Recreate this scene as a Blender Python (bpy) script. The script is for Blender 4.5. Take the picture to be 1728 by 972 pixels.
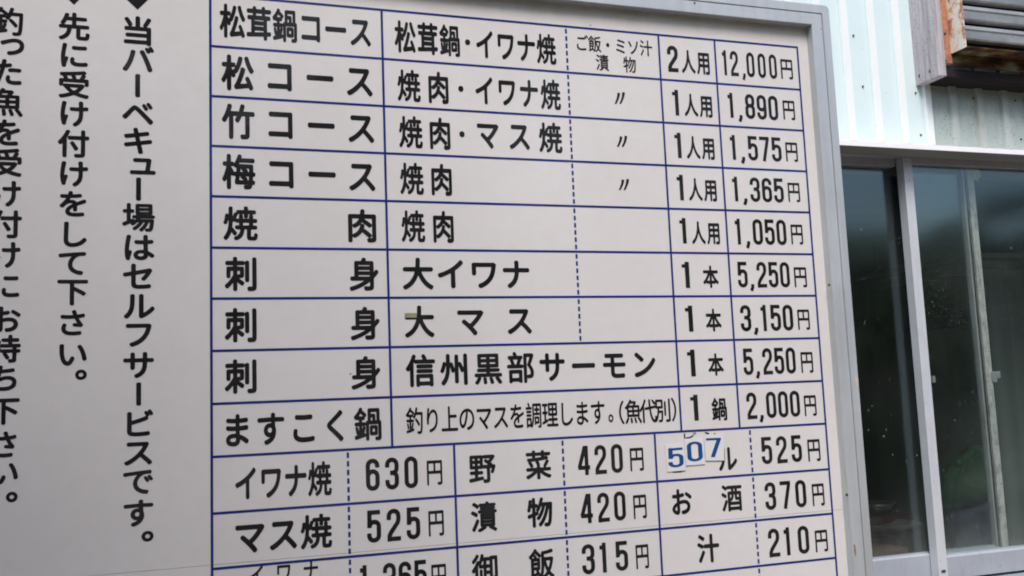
# -*- coding: utf-8 -*-
import bpy, bmesh, math, random
import numpy as np
from mathutils import Matrix, Vector
random.seed(7)
scene = bpy.context.scene
for o in list(bpy.data.objects):
    bpy.data.objects.remove(o)

# ------------------------------------------------------------------ camera
F = 1610.92
RC = np.array([[0.94963435, 0.03915552, -0.31090425],
               [-0.00157118, 0.99274506, 0.12022803],
               [0.31335625, -0.11368418, 0.94280633]])      # rows: right, down, forward in board axes (x, down, into wall)
CAM = np.array([-0.01637845, 0.51751473, -1.20494999])
H0 = 2.02                                                   # height of the price table's top-left corner above ground
cd = bpy.data.cameras.new('camera')
cam = bpy.data.objects.new('camera', cd)
scene.collection.objects.link(cam)
scene.camera = cam
def b3(v): return Vector((v[0], v[2], -v[1]))
r_, d_, f_ = b3(RC[0]), b3(RC[1]), b3(RC[2])
cam.matrix_world = Matrix(((r_.x, -d_.x, -f_.x, CAM[0]), (r_.y, -d_.y, -f_.y, CAM[2]),
                           (r_.z, -d_.z, -f_.z, H0 - CAM[1]), (0, 0, 0, 1)))
cd.sensor_width = 36
cd.lens = F / 1728 * 36
cd.clip_start = 0.05
cd.clip_end = 500
cd.dof.use_dof = False

# ------------------------------------------------------------------ world, sun, exposure
SUN_EL, SUN_AZ = math.radians(52), math.radians(202)        # azimuth from north (+Y) clockwise: a little left of the camera, behind thin cloud
w = bpy.data.worlds.new('World')
scene.world = w
w.use_nodes = True
nt = w.node_tree
nt.nodes.clear()
sky = nt.nodes.new('ShaderNodeTexSky')
sky.sky_type = 'NISHITA'
sky.sun_disc = False
sky.sun_elevation = SUN_EL
sky.sun_rotation = SUN_AZ
sky.air_density = 1.0
sky.dust_density = 3.0
bgn = nt.nodes.new('ShaderNodeBackground')
bgn.inputs['Strength'].default_value = 0.13
out = nt.nodes.new('ShaderNodeOutputWorld')
nt.links.new(sky.outputs[0], bgn.inputs[0])
nt.links.new(bgn.outputs[0], out.inputs[0])
sd = bpy.data.lights.new('sun', 'SUN')
sd.energy = 1.9
sd.angle = math.radians(25)
sd.color = (1.0, 0.97, 0.94)
sun = bpy.data.objects.new('sun', sd)
scene.collection.objects.link(sun)
dirv = Vector((math.sin(SUN_AZ) * math.cos(SUN_EL), math.cos(SUN_AZ) * math.cos(SUN_EL), math.sin(SUN_EL)))
sun.rotation_euler = (-dirv).to_track_quat('-Z', 'Y').to_euler()
scene.view_settings.view_transform = 'Standard'
scene.view_settings.look = 'None'
scene.view_settings.exposure = 0.60
scene.view_settings.gamma = 1
scene.view_settings.use_curve_mapping = False
scene.cycles.max_bounces = 8
scene.cycles.transparent_max_bounces = 12
scene.cycles.use_denoising = True
scene.cycles.filter_width = 1.9

# ------------------------------------------------------------------ helpers
def P(px, py, Y=0.0):
    """world x, z of the point on the plane y=Y that the photograph shows at (px, py)"""
    d = RC.T @ np.array([(px - 864) / F, (py - 486) / F, 1.0])
    p = CAM + d * ((Y - CAM[2]) / d[2])
    return float(p[0]), float(H0 - p[1])
def Z(v): return H0 - v

def link(o, parent=None):
    scene.collection.objects.link(o)
    if parent is not None:
        o.parent = parent
    return o
def origin(o):
    v = Vector(o.location)
    while o.parent is not None:
        o = o.parent
        v += o.location
    return v
def thing(name, label, cat, loc=(0, 0, 0), group=None):
    o = bpy.data.objects.new(name, None)
    o.empty_display_size = 0.1
    o.location = loc
    o['label'] = label
    o['category'] = cat
    if group:
        o['group'] = group
    return link(o)
def mesh_obj(name, bm, mat, parent=None, label=None, smooth=False):
    """the bmesh is in world coordinates"""
    if parent is not None:
        bmesh.ops.translate(bm, verts=bm.verts, vec=-origin(parent))
    me = bpy.data.meshes.new(name)
    bm.to_mesh(me)
    bm.free()
    if smooth:
        for p in me.polygons:
            p.use_smooth = True
    me.materials.append(mat)
    o = bpy.data.objects.new(name, me)
    if label:
        o['label'] = label
    return link(o, parent)
def box(bm, x0, x1, y0, y1, z0, z1, bev=0.0, rot=None):
    t = bmesh.new()
    bmesh.ops.create_cube(t, size=1)
    bmesh.ops.scale(t, vec=(x1 - x0, y1 - y0, z1 - z0), verts=t.verts)
    if bev:
        bmesh.ops.bevel(t, geom=t.edges[:], offset=bev, segments=2, affect='EDGES', profile=0.6)
    if rot is not None:
        bmesh.ops.rotate(t, verts=t.verts, cent=(0, 0, 0), matrix=rot)
    bmesh.ops.translate(t, vec=((x0 + x1) / 2, (y0 + y1) / 2, (z0 + z1) / 2), verts=t.verts)
    me = bpy.data.meshes.new('t')
    t.to_mesh(me)
    t.free()
    bm.from_mesh(me)
    bpy.data.meshes.remove(me)
    return bm
def bx(*a, **k): return box(bmesh.new(), *a, **k)
def extrude_profile(pts, axis, a0, a1, closed=True, n=1):
    """pts: 2-D outline swept along an axis. axis 'x': pts are (y, z); axis 'z': pts are (x, y)"""
    bm = bmesh.new()
    rings = []
    for k in range(n + 1):
        a = a0 + (a1 - a0) * k / n
        rings.append([bm.verts.new((a, p[0], p[1]) if axis == 'x' else (p[0], p[1], a)) for p in pts])
    m = len(pts)
    for k in range(n):
        for i in range(m if closed else m - 1):
            j = (i + 1) % m
            bm.faces.new((rings[k][i], rings[k][j], rings[k + 1][j], rings[k + 1][i]))
    if closed:
        bm.faces.new(rings[0])
        bm.faces.new(rings[-1][::-1])
    bmesh.ops.recalc_face_normals(bm, faces=bm.faces)
    return bm

# ------------------------------------------------------------------ materials
def N(m, t, **k):
    n = m.node_tree.nodes.new(t)
    for a, b in k.items():
        if a in n.inputs.keys():
            n.inputs[a].default_value = b
        else:
            setattr(n, a, b)
    return n
def L(m, a, b): m.node_tree.links.new(a, b)
def base_mat(name, col, rough=0.5, metal=0.0, spec=0.5, coat=0.0, coat_r=0.1):
    m = bpy.data.materials.new(name)
    m.use_nodes = True
    p = m.node_tree.nodes['Principled BSDF']
    p.inputs['Base Color'].default_value = (*col, 1)
    p.inputs['Roughness'].default_value = rough
    p.inputs['Metallic'].default_value = metal
    p.inputs['Specular IOR Level'].default_value = spec
    p.inputs['Coat Weight'].default_value = coat
    p.inputs['Coat Roughness'].default_value = coat_r
    return m, p
def pos_noise(m, scale, detail=4, rough=0.6, stretch=(1, 1, 1), off=(0, 0, 0)):
    g = N(m, 'ShaderNodeNewGeometry')
    mp = N(m, 'ShaderNodeMapping')
    mp.inputs['Scale'].default_value = stretch
    mp.inputs['Location'].default_value = off
    L(m, g.outputs['Position'], mp.inputs['Vector'])
    n = N(m, 'ShaderNodeTexNoise')
    n.inputs['Scale'].default_value = scale
    n.inputs['Detail'].default_value = detail
    n.inputs['Roughness'].default_value = rough
    L(m, mp.outputs[0], n.inputs['Vector'])
    return n.outputs['Fac']
def ramp(m, src, stops):
    r = N(m, 'ShaderNodeValToRGB')
    cr = r.color_ramp
    while len(cr.elements) < len(stops):
        cr.elements.new(0.5)
    for e, (p, c) in zip(cr.elements, stops):
        e.position = p
        e.color = (*c, 1) if len(c) == 3 else c
    L(m, src, r.inputs[0])
    return r.outputs[0]
def val(m, src, lo, hi, a=0.0, b=1.0):
    r = N(m, 'ShaderNodeMapRange')
    r.inputs['From Min'].default_value = lo
    r.inputs['From Max'].default_value = hi
    r.inputs['To Min'].default_value = a
    r.inputs['To Max'].default_value = b
    L(m, src, r.inputs['Value'])
    return r.outputs[0]
def mix(m, fac, a, b, mode='MIX'):
    n = N(m, 'ShaderNodeMix')
    n.data_type = 'RGBA'
    n.blend_type = mode
    for s, v in ((n.inputs[0], fac), (n.inputs[6], a), (n.inputs[7], b)):
        if isinstance(v, (int, float)):
            s.default_value = v
        elif isinstance(v, tuple):
            s.default_value = (*v, 1)
        else:
            L(m, v, s)
    return n.outputs[2]
def mth(m, op, a, b=0.0):
    n = N(m, 'ShaderNodeMath', operation=op)
    for s, v in ((n.inputs[0], a), (n.inputs[1], b)):
        if isinstance(v, (int, float)):
            s.default_value = v
        else:
            L(m, v, s)
    return n.outputs[0]
def bump(m, p, h, strength=0.2, dist=0.002):
    b = N(m, 'ShaderNodeBump')
    b.inputs['Strength'].default_value = strength
    b.inputs['Distance'].default_value = dist
    L(m, h, b.inputs['Height'])
    L(m, b.outputs[0], p.inputs['Normal'])
def specks(m, scale, thr, off=(0, 0, 0), stretch=(1, 1, 1)):
    """scattered small dots, 1 inside a dot"""
    g = N(m, 'ShaderNodeNewGeometry')
    mp = N(m, 'ShaderNodeMapping')
    mp.inputs['Location'].default_value = off
    mp.inputs['Scale'].default_value = stretch
    L(m, g.outputs['Position'], mp.inputs['Vector'])
    v = N(m, 'ShaderNodeTexVoronoi')
    v.inputs['Scale'].default_value = scale
    L(m, mp.outputs[0], v.inputs['Vector'])
    sep = N(m, 'ShaderNodeSeparateColor')
    L(m, v.outputs['Color'], sep.inputs[0])
    size = mth(m, 'MULTIPLY', sep.outputs[0], thr)
    keep = mth(m, 'GREATER_THAN', sep.outputs[1], 0.55)
    ins = mth(m, 'LESS_THAN', v.outputs['Distance'], size)
    return mth(m, 'MULTIPLY', keep, ins)
def xyz(m):
    g = N(m, 'ShaderNodeNewGeometry')
    s = N(m, 'ShaderNodeSeparateXYZ')
    L(m, g.outputs['Position'], s.inputs[0])
    return s.outputs

def mat_panel():
    m, p = base_mat('enamelled_panel', (0.60, 0.575, 0.585), 0.6, spec=0.0, coat=0.35, coat_r=0.06)
    c = ramp(m, pos_noise(m, 3.0, 3), [(0.3, (0.60, 0.583, 0.58)), (0.7, (0.645, 0.63, 0.63))])
    fine = ramp(m, pos_noise(m, 55, 5, 0.7), [(0.3, (0.955, 0.95, 0.95)), (0.7, (1, 1, 1))])
    c = mix(m, 1.0, c, fine, 'MULTIPLY')
    # greenish grime washed down from under the top rail
    s = xyz(m)
    edge = val(m, s[2], Z(-0.002), Z(-0.040))
    drip = pos_noise(m, 26, 4, 0.65, stretch=(1, 1, 0.12))
    g = mth(m, 'MULTIPLY', edge, val(m, drip, 0.22, 0.66))
    c = mix(m, mth(m, 'MULTIPLY', g, 0.8), c, (0.38, 0.39, 0.25))
    # little fly specks
    c = mix(m, mth(m, 'MULTIPLY', specks(m, 17, 0.026), 0.8), c, (0.10, 0.08, 0.06))
    c = mix(m, mth(m, 'MULTIPLY', specks(m, 7, 0.012, off=(3, 1, 2)), 0.9), c, (0.05, 0.05, 0.04))
    L(m, c, p.inputs['Base Color'])
    rr = val(m, pos_noise(m, 9, 5, 0.7), 0.3, 0.7, 0.03, 0.09)
    L(m, rr, p.inputs['Coat Roughness'])
    bump(m, p, pos_noise(m, 4, 2), 0.25, 0.004)
    return m
def mat_paint(name, a, b, rough=0.35, coat=0.35):
    m, p = base_mat(name, a, 0.6, spec=0.0, coat=coat, coat_r=0.06)
    L(m, ramp(m, pos_noise(m, 30, 4), [(0.35, a), (0.65, b)]), p.inputs['Base Color'])
    rr = val(m, pos_noise(m, 12, 4), 0.3, 0.7, 0.03, 0.09)
    L(m, rr, p.inputs['Coat Roughness'])
    return m
def mat_frame():
    m, p = base_mat('anodised_aluminium', (0.55, 0.56, 0.58), 0.38, metal=0.35)
    c = ramp(m, pos_noise(m, 6, 4), [(0.3, (0.45, 0.485, 0.515)), (0.7, (0.54, 0.575, 0.605))])
    st = pos_noise(m, 60, 5, 0.7, stretch=(1, 1, 0.08))
    c = mix(m, 1.0, c, ramp(m, st, [(0.3, (0.9, 0.88, 0.86)), (0.6, (1, 1, 1))]), 'MULTIPLY')
    c = mix(m, specks(m, 24, 0.05), c, (0.16, 0.12, 0.09))
    L(m, c, p.inputs['Base Color'])
    L(m, val(m, pos_noise(m, 20, 4), 0.3, 0.7, 0.32, 0.5), p.inputs['Roughness'])
    bump(m, p, pos_noise(m, 90, 3), 0.08, 0.001)
    return m
D_WALL = 1.0
def mat_siding():
    m, p = base_mat('coated_steel_siding', (0.62, 0.76, 0.78), 0.42, coat=0.25, coat_r=0.25)
    c = ramp(m, pos_noise(m, 4, 4), [(0.3, (0.60, 0.735, 0.76)), (0.7, (0.65, 0.77, 0.79))])
    s = xyz(m)
    rib = val(m, s[1], D_WALL - 0.0035, D_WALL - 0.007)
    c = mix(m, mth(m, 'MULTIPLY', rib, 0.8), c, (0.82, 0.85, 0.85))      # whiter colour on the raised ribs
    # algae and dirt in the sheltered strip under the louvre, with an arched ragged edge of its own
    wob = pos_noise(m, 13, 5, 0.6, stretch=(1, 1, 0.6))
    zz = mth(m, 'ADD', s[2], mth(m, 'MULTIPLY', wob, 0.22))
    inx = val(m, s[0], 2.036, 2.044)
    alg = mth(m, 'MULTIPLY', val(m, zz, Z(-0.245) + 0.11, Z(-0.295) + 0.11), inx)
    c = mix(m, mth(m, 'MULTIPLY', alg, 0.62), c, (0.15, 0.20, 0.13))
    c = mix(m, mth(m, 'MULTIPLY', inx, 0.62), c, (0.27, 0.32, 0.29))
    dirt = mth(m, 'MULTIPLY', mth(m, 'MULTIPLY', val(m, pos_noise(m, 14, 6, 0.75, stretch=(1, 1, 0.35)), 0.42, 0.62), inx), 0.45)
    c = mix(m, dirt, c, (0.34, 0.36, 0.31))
    grime = mth(m, 'MULTIPLY', mth(m, 'MULTIPLY', val(m, s[2], Z(-0.205), Z(-0.165)), val(m, pos_noise(m, 60, 4, 0.7, stretch=(1, 1, 0.2)), 0.45, 0.7)), 0.35)
    c = mix(m, grime, c, (0.30, 0.29, 0.25))
    sp = mth(m, 'MULTIPLY', specks(m, 190, 0.30, stretch=(1, 1, 0.7)), inx)
    c = mix(m, mth(m, 'MULTIPLY', sp, 0.75), c, (0.06, 0.07, 0.05))
    c = mix(m, mth(m, 'MULTIPLY', specks(m, 60, 0.10, off=(2, 2, 2)), 0.6), c, (0.2, 0.2, 0.17))
    L(m, c, p.inputs['Base Color'])
    bump(m, p, pos_noise(m, 5, 2), 0.3, 0.01)
    return m
def mat_sash(name='white_aluminium', a=(0.33, 0.36, 0.41), b=(0.39, 0.42, 0.47), dirty=0.3):
    m, p = base_mat(name, a, 0.4, metal=0.15)
    c = ramp(m, pos_noise(m, 5, 4), [(0.3, a), (0.7, b)])
    d = mth(m, 'MULTIPLY', val(m, pos_noise(m, 40, 6, 0.75, stretch=(1, 1, 0.3)), 0.48, 0.70), dirty)
    c = mix(m, d, c, (0.22, 0.20, 0.17))
    c = mix(m, mth(m, 'MULTIPLY', specks(m, 45, 0.11), 0.7), c, (0.09, 0.08, 0.07))
    L(m, c, p.inputs['Base Color'])
    bump(m, p, pos_noise(m, 120, 3), 0.1, 0.001)
    return m
def mat_mould():
    m, p = base_mat('mouldy_aluminium', (0.5, 0.5, 0.5), 0.6)
    c = ramp(m, pos_noise(m, 22, 6, 0.75, stretch=(2.2, 1, 0.9)), [(0.34, (0.20, 0.20, 0.19)), (0.46, (0.42, 0.42, 0.415)), (0.62, (0.56, 0.56, 0.55))])
    c = mix(m, mth(m, 'MULTIPLY', specks(m, 110, 0.26), 0.7), c, (0.10, 0.10, 0.09))
    L(m, c, p.inputs['Base Color'])
    return m
def mat_wood():
    m, p = base_mat('weathered_timber', (0.4, 0.37, 0.38), 0.8)
    gr = pos_noise(m, 38, 8, 0.72, stretch=(2.2, 2.2, 0.10))
    c = ramp(m, gr, [(0.28, (0.20, 0.175, 0.185)), (0.5, (0.43, 0.405, 0.435)), (0.72, (0.60, 0.58, 0.62))])
    c = mix(m, mth(m, 'MULTIPLY', specks(m, 260, 0.33, stretch=(1, 1, 0.45)), 0.75), c, (0.10, 0.08, 0.085))
    L(m, c, p.inputs['Base Color'])
    bump(m, p, gr, 0.6, 0.003)
    return m
def mat_darkwood():
    m, p = base_mat('dark_timber', (0.08, 0.07, 0.065), 0.9, spec=0.1)
    gr = pos_noise(m, 38, 6, 0.7, stretch=(0.1, 2, 2))
    L(m, ramp(m, gr, [(0.3, (0.012, 0.010, 0.011)), (0.7, (0.034, 0.029, 0.03))]), p.inputs['Base Color'])
    bump(m, p, gr, 0.5, 0.003)
    return m
def mat_rust(name, bias, off=(0, 0, 0)):
    """white paint flaking off rusty steel; bias moves the balance towards rust"""
    m, p = base_mat(name, (0.5, 0.3, 0.2), 0.6)
    n = pos_noise(m, 18, 8, 0.68, stretch=(1.0, 0.8, 0.55), off=off)
    f = val(m, n, 0.5 - bias - 0.03, 0.5 - bias + 0.03)
    rust = ramp(m, pos_noise(m, 55, 6, 0.7), [(0.25, (0.18, 0.075, 0.045)), (0.5, (0.40, 0.175, 0.10)), (0.75, (0.52, 0.26, 0.15))])
    paint = ramp(m, pos_noise(m, 40, 5, 0.7), [(0.34, (0.62, 0.45, 0.22)), (0.48, (0.78, 0.74, 0.66)), (0.7, (0.82, 0.81, 0.79))])
    c = mix(m, f, paint, rust)
    c = mix(m, mth(m, 'MULTIPLY', specks(m, 90, 0.22), 0.8), c, (0.14, 0.05, 0.03))
    L(m, c, p.inputs['Base Color'])
    L(m, val(m, f, 0, 1, 0.4, 0.85), p.inputs['Roughness'])
    bump(m, p, n, 0.6, 0.002)
    return m
def mat_shaded_rust():  # rust patches, with the shade under the louvre put into the dark colour
    m, p = base_mat('rusted_steel_with_shade', (0.08, 0.06, 0.05), 0.85, spec=0.15)
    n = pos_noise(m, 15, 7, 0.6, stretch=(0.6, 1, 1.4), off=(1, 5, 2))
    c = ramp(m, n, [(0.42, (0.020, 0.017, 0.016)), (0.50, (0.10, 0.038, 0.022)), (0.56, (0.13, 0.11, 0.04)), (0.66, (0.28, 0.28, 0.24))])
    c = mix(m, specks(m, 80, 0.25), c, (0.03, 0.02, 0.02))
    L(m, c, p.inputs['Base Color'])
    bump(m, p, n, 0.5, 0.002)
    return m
def mat_slat():
    m, p = base_mat('galvanised_slat', (0.45, 0.46, 0.47), 0.3, metal=0.55)
    n = pos_noise(m, 14, 6, 0.7, stretch=(0.5, 1, 1))
    L(m, ramp(m, n, [(0.3, (0.25, 0.26, 0.27)), (0.7, (0.50, 0.51, 0.52))]), p.inputs['Base Color'])
    L(m, val(m, pos_noise(m, 50, 4), 0.3, 0.7, 0.25, 0.5), p.inputs['Roughness'])
    bump(m, p, pos_noise(m, 12, 3, stretch=(0.4, 1, 1)), 0.25, 0.006)
    return m
def mat_glass():
    m = bpy.data.materials.new('dusty_glass')
    m.use_nodes = True
    t = m.node_tree
    t.nodes.clear()
    o = N(m, 'ShaderNodeOutputMaterial')
    tr = N(m, 'ShaderNodeBsdfTransparent')
    tr.inputs[0].default_value = (0.90, 0.93, 0.92, 1)
    gl = N(m, 'ShaderNodeBsdfGlossy')
    gl.inputs[0].default_value = (0.78, 0.95, 1.0, 1)
    gl.inputs['Roughness'].default_value = 0.09
    lw_ = N(m, 'ShaderNodeLayerWeight')
    lw_.inputs['Blend'].default_value = 0.5
    fac = mth(m, 'ADD', mth(m, 'MULTIPLY', mth(m, 'POWER', lw_.outputs['Facing'], 5.0), 0.95), 0.075)
    
    a = N(m, 'ShaderNodeMixShader')
    L(m, fac, a.inputs[0]); L(m, tr.outputs[0], a.inputs[1]); L(m, gl.outputs[0], a.inputs[2])
    df = N(m, 'ShaderNodeBsdfDiffuse')
    df.inputs[0].default_value = (0.55, 0.56, 0.54, 1)
    dust = val(m, pos_noise(m, 3.5, 6, 0.6), 0.35, 0.8, 0.0, 0.012)
    splash = mth(m, 'MULTIPLY', specks(m, 70, 0.15, stretch=(1, 1, 0.55)), val(m, pos_noise(m, 6, 3), 0.45, 0.7, 0.0, 0.55))
    sm = mth(m, 'MULTIPLY', val(m, pos_noise(m, 34, 7, 0.8, stretch=(1, 1, 0.5), off=(4, 0, 1)), 0.66, 0.76), 0.35)
    fine_ = mth(m, 'MULTIPLY', specks(m, 210, 0.20, off=(7, 0, 3), stretch=(1, 1, 0.7)), val(m, pos_noise(m, 4, 3, off=(1, 0, 5)), 0.40, 0.65, 0.0, 0.35))
    low = val(m, xyz(m)[2], Z(0.80), Z(1.01), 0.0, 1.0)
    lowd = mth(m, 'MULTIPLY', mth(m, 'POWER', low, 2.5), val(m, pos_noise(m, 16, 6, 0.7), 0.3, 0.7, 0.02, 0.10))
    f2 = mth(m, 'MAXIMUM', mth(m, 'MAXIMUM', mth(m, 'ADD', mth(m, 'ADD', dust, splash), lowd), sm), fine_)
    b = N(m, 'ShaderNodeMixShader')
    L(m, f2, b.inputs[0]); L(m, a.outputs[0], b.inputs[1]); L(m, df.outputs[0], b.inputs[2])
    L(m, b.outputs[0], o.inputs[0])
    return m
def mat_noise(name, a, b, scale=6, rough=0.7, bmp=0.3, stretch=(1, 1, 1), metal=0.0):
    m, p = base_mat(name, a, rough, metal)
    n = pos_noise(m, scale, 6, 0.65, stretch=stretch)
    L(m, ramp(m, n, [(0.3, a), (0.7, b)]), p.inputs['Base Color'])
    if bmp:
        bump(m, p, n, bmp, 0.01)
    return m

M = dict(
    panel=mat_panel(),
    black=mat_paint('black_sign_paint', (0.012, 0.012, 0.014), (0.022, 0.022, 0.024)),
    blue=mat_paint('blue_sign_paint', (0.012, 0.024, 0.14), (0.018, 0.034, 0.18)),
    faded=mat_paint('worn_black_paint', (0.10, 0.10, 0.055), (0.30, 0.30, 0.17)),
    sticker=mat_noise('white_sticker', (0.62, 0.61, 0.62), (0.68, 0.67, 0.68), 40, 0.4, 0.05),
    stickerblue=mat_paint('blue_sticker_ink', (0.010, 0.055, 0.20), (0.013, 0.07, 0.24)),
    frame=mat_frame(), siding=mat_siding(), sash=mat_sash(),
    sashgrey=mat_sash('grey_aluminium', (0.30, 0.31, 0.33), (0.40, 0.41, 0.43), 0.5),
    stile=mat_sash('bright_aluminium', (0.50, 0.525, 0.565), (0.57, 0.595, 0.635), 0.15),
    mould=mat_mould(), wood=mat_wood(), darkwood=mat_darkwood(),
    rust=mat_rust('rusty_steel', 0.18), rustpaint=mat_rust('flaking_white_steel', -0.02, (2, 1, 3)),
    shaded_rust=mat_shaded_rust(), slat=mat_slat(), glass=mat_glass(),
    flash=mat_noise('drip_flashing', (0.80, 0.80, 0.82), (0.86, 0.86, 0.88), 8, 0.35, 0.1),
    soffit_shade=mat_noise('shade_grey_soffit', (0.20, 0.20, 0.195), (0.30, 0.295, 0.28), 12, 0.7, 0.1, stretch=(.3, 1, 1)),  # shade on the flashing's underside put into a darker grey
    rubber_and_shadow=mat_noise('dark_rubber_and_shadow', (0.02, 0.02, 0.02), (0.04, 0.04, 0.04), 40),  # also stands in for shadow in the rib ends
    screw=mat_noise('dark_screw', (0.05, 0.045, 0.04), (0.12, 0.10, 0.08), 200, 0.5),
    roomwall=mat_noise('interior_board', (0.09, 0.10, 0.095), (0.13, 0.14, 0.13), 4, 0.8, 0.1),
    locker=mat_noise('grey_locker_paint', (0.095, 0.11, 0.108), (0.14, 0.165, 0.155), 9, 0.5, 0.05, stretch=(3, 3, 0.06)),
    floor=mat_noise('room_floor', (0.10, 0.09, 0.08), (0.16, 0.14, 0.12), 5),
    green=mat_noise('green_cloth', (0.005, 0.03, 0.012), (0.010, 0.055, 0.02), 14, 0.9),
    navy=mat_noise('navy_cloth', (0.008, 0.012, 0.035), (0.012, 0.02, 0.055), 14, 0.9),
    china=mat_noise('grey_china', (0.07, 0.075, 0.07), (0.10, 0.105, 0.10), 20, 0.3, 0.0),
    red=mat_noise('red_tray', (0.04, 0.014, 0.013), (0.055, 0.018, 0.016), 12, 0.5, 0.0),
    brown=mat_noise('table_wood', (0.10, 0.06, 0.035), (0.16, 0.10, 0.06), 20, 0.5, stretch=(0.2, 1, 1)),
    ground=mat_noise('gravel_ground', (0.17, 0.135, 0.105), (0.30, 0.25, 0.20), 8, 0.9, 0.6),
    roof=mat_noise('roof_steel', (0.20, 0.16, 0.13), (0.28, 0.23, 0.19), 3, 0.6, 0.2),
    post=mat_noise('timber_post', (0.12, 0.08, 0.05), (0.20, 0.14, 0.09), 20, 0.7, stretch=(1, 1, 0.1)),
    bark=mat_noise('bark', (0.06, 0.045, 0.035), (0.12, 0.09, 0.07), 14, 0.9, 0.8, stretch=(1, 1, 0.2)),
    leaf=mat_noise('leaf', (0.03, 0.075, 0.02), (0.07, 0.13, 0.035), 2, 0.6, 0.0),
    peach=mat_noise('peach_chip', (0.50, 0.38, 0.30), (0.60, 0.46, 0.36), 60, 0.7, 0.1),
    ruststain=mat_noise('rust_run', (0.16, 0.07, 0.02), (0.30, 0.15, 0.05), 150, 0.8, 0.1),
    hill=mat_noise('wooded_hill', (0.035, 0.075, 0.04), (0.10, 0.16, 0.09), .5, 0.9, 1.0),
    tape=mat_noise('old_tape', (0.45, 0.40, 0.20), (0.62, 0.56, 0.34), 60, 0.6, 0.1),
)

# ------------------------------------------------------------------ ground and what stands behind the camera
g = bmesh.new()
bmesh.ops.create_grid(g, x_segments=60, y_segments=60, size=150)
for v in g.verts:
    d = math.hypot(v.co.x - 1, v.co.y)
    v.co.z = 0 if d < 14 else (d - 14) * 0.02 * (1 + 0.4 * math.sin(v.co.x * 0.13) * math.cos(v.co.y * 0.17))
go = mesh_obj('ground', g, M['ground'])
go['kind'] = 'structure'

hm = bmesh.new()
nh, mh = 90, 14
grid_ = []
for i_ in range(nh + 1):
    a_ = math.radians(20 - 220 * i_ / nh)
    row_ = []
    for j_ in range(mh + 1):
        q_ = j_ / mh
        rr_2 = 34 + 60 * q_
        hgt = (q_ ** .7) * (14.0 + 1.5 * math.sin(a_ * 5) + 1.3 * math.sin(a_ * 13 + 1)) + .5 * math.sin(a_ * 60 + j_ * 2.1) + .4 * math.sin(j_ * 4 + a_ * 31)
        row_.append(hm.verts.new((1 + rr_2 * math.cos(a_), rr_2 * math.sin(a_), max(-.5, hgt - .6))))
    grid_.append(row_)
for i_ in range(nh):
    for j_ in range(mh):
        hm.faces.new((grid_[i_][j_], grid_[i_][j_ + 1], grid_[i_ + 1][j_ + 1], grid_[i_ + 1][j_]))
bmesh.ops.recalc_face_normals(hm, faces=hm.faces)
ho = mesh_obj('hill', hm, M['hill'], smooth=True)
ho['kind'] = 'structure'

# ------------------------------------------------------------------ glyph engine: round-ended sign lettering
def contour(field, x0, y0, h, level=0.0):
    """marching squares on a 2-D field (rows = y); returns segments (n, 2, 2)"""
    f = field - level
    a, b, c, d = f[:-1, :-1], f[:-1, 1:], f[1:, 1:], f[1:, :-1]
    idx = (a > 0) * 1 + (b > 0) * 2 + (c > 0) * 4 + (d > 0) * 8
    J, I = np.nonzero((idx != 0) & (idx != 15))
    out_ = []
    A, B, C_, D_ = a[J, I], b[J, I], c[J, I], d[J, I]
    k = idx[J, I]
    with np.errstate(divide='ignore', invalid='ignore'):
        e0 = np.stack([I + A / (A - B), J + 0.0 * A], 1)
        e1 = np.stack([I + 1 + 0.0 * A, J + B / (B - C_)], 1)
        e2 = np.stack([I + D_ / (D_ - C_), J + 1 + 0.0 * A], 1)
        e3 = np.stack([I + 0.0 * A, J + A / (A - D_)], 1)
    E = [e0, e1, e2, e3]
    # keys for edges so that segments chain exactly
    nx = field.shape[1] + 1
    K = [np.stack([J * nx + I, 0 * I], 1), np.stack([J * nx + I + 1, 0 * I + 1], 1),
         np.stack([(J + 1) * nx + I, 0 * I], 1), np.stack([J * nx + I, 0 * I + 1], 1)]
    table = {1: [(3, 0)], 2: [(0, 1)], 3: [(3, 1)], 4: [(1, 2)], 5: [(3, 2), (1, 0)], 6: [(0, 2)], 7: [(3, 2)],
             8: [(2, 3)], 9: [(2, 0)], 10: [(0, 3), (2, 1)], 11: [(2, 1)], 12: [(1, 3)], 13: [(1, 0)], 14: [(0, 3)]}
    nxt, pt = {}, {}
    for n in range(len(k)):
        for s, t in table[int(k[n])]:
            ks, kt = (int(K[s][n, 0]), int(K[s][n, 1])), (int(K[t][n, 0]), int(K[t][n, 1]))
            nxt[ks] = kt
            pt[ks] = E[s][n]
            pt[kt] = E[t][n]
    loops = []
    while nxt:
        s, t = nxt.popitem()
        loop = [s]
        while t in nxt:
            loop.append(t)
            t = nxt.pop(t)
        loops.append(np.array([pt[q] for q in loop]) * h + np.array([x0, y0]))
    return loops
def seg_of(loops):
    S0 = np.concatenate([l for l in loops])
    S1 = np.concatenate([np.roll(l, -1, 0) for l in loops])
    return S0, S1
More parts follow.
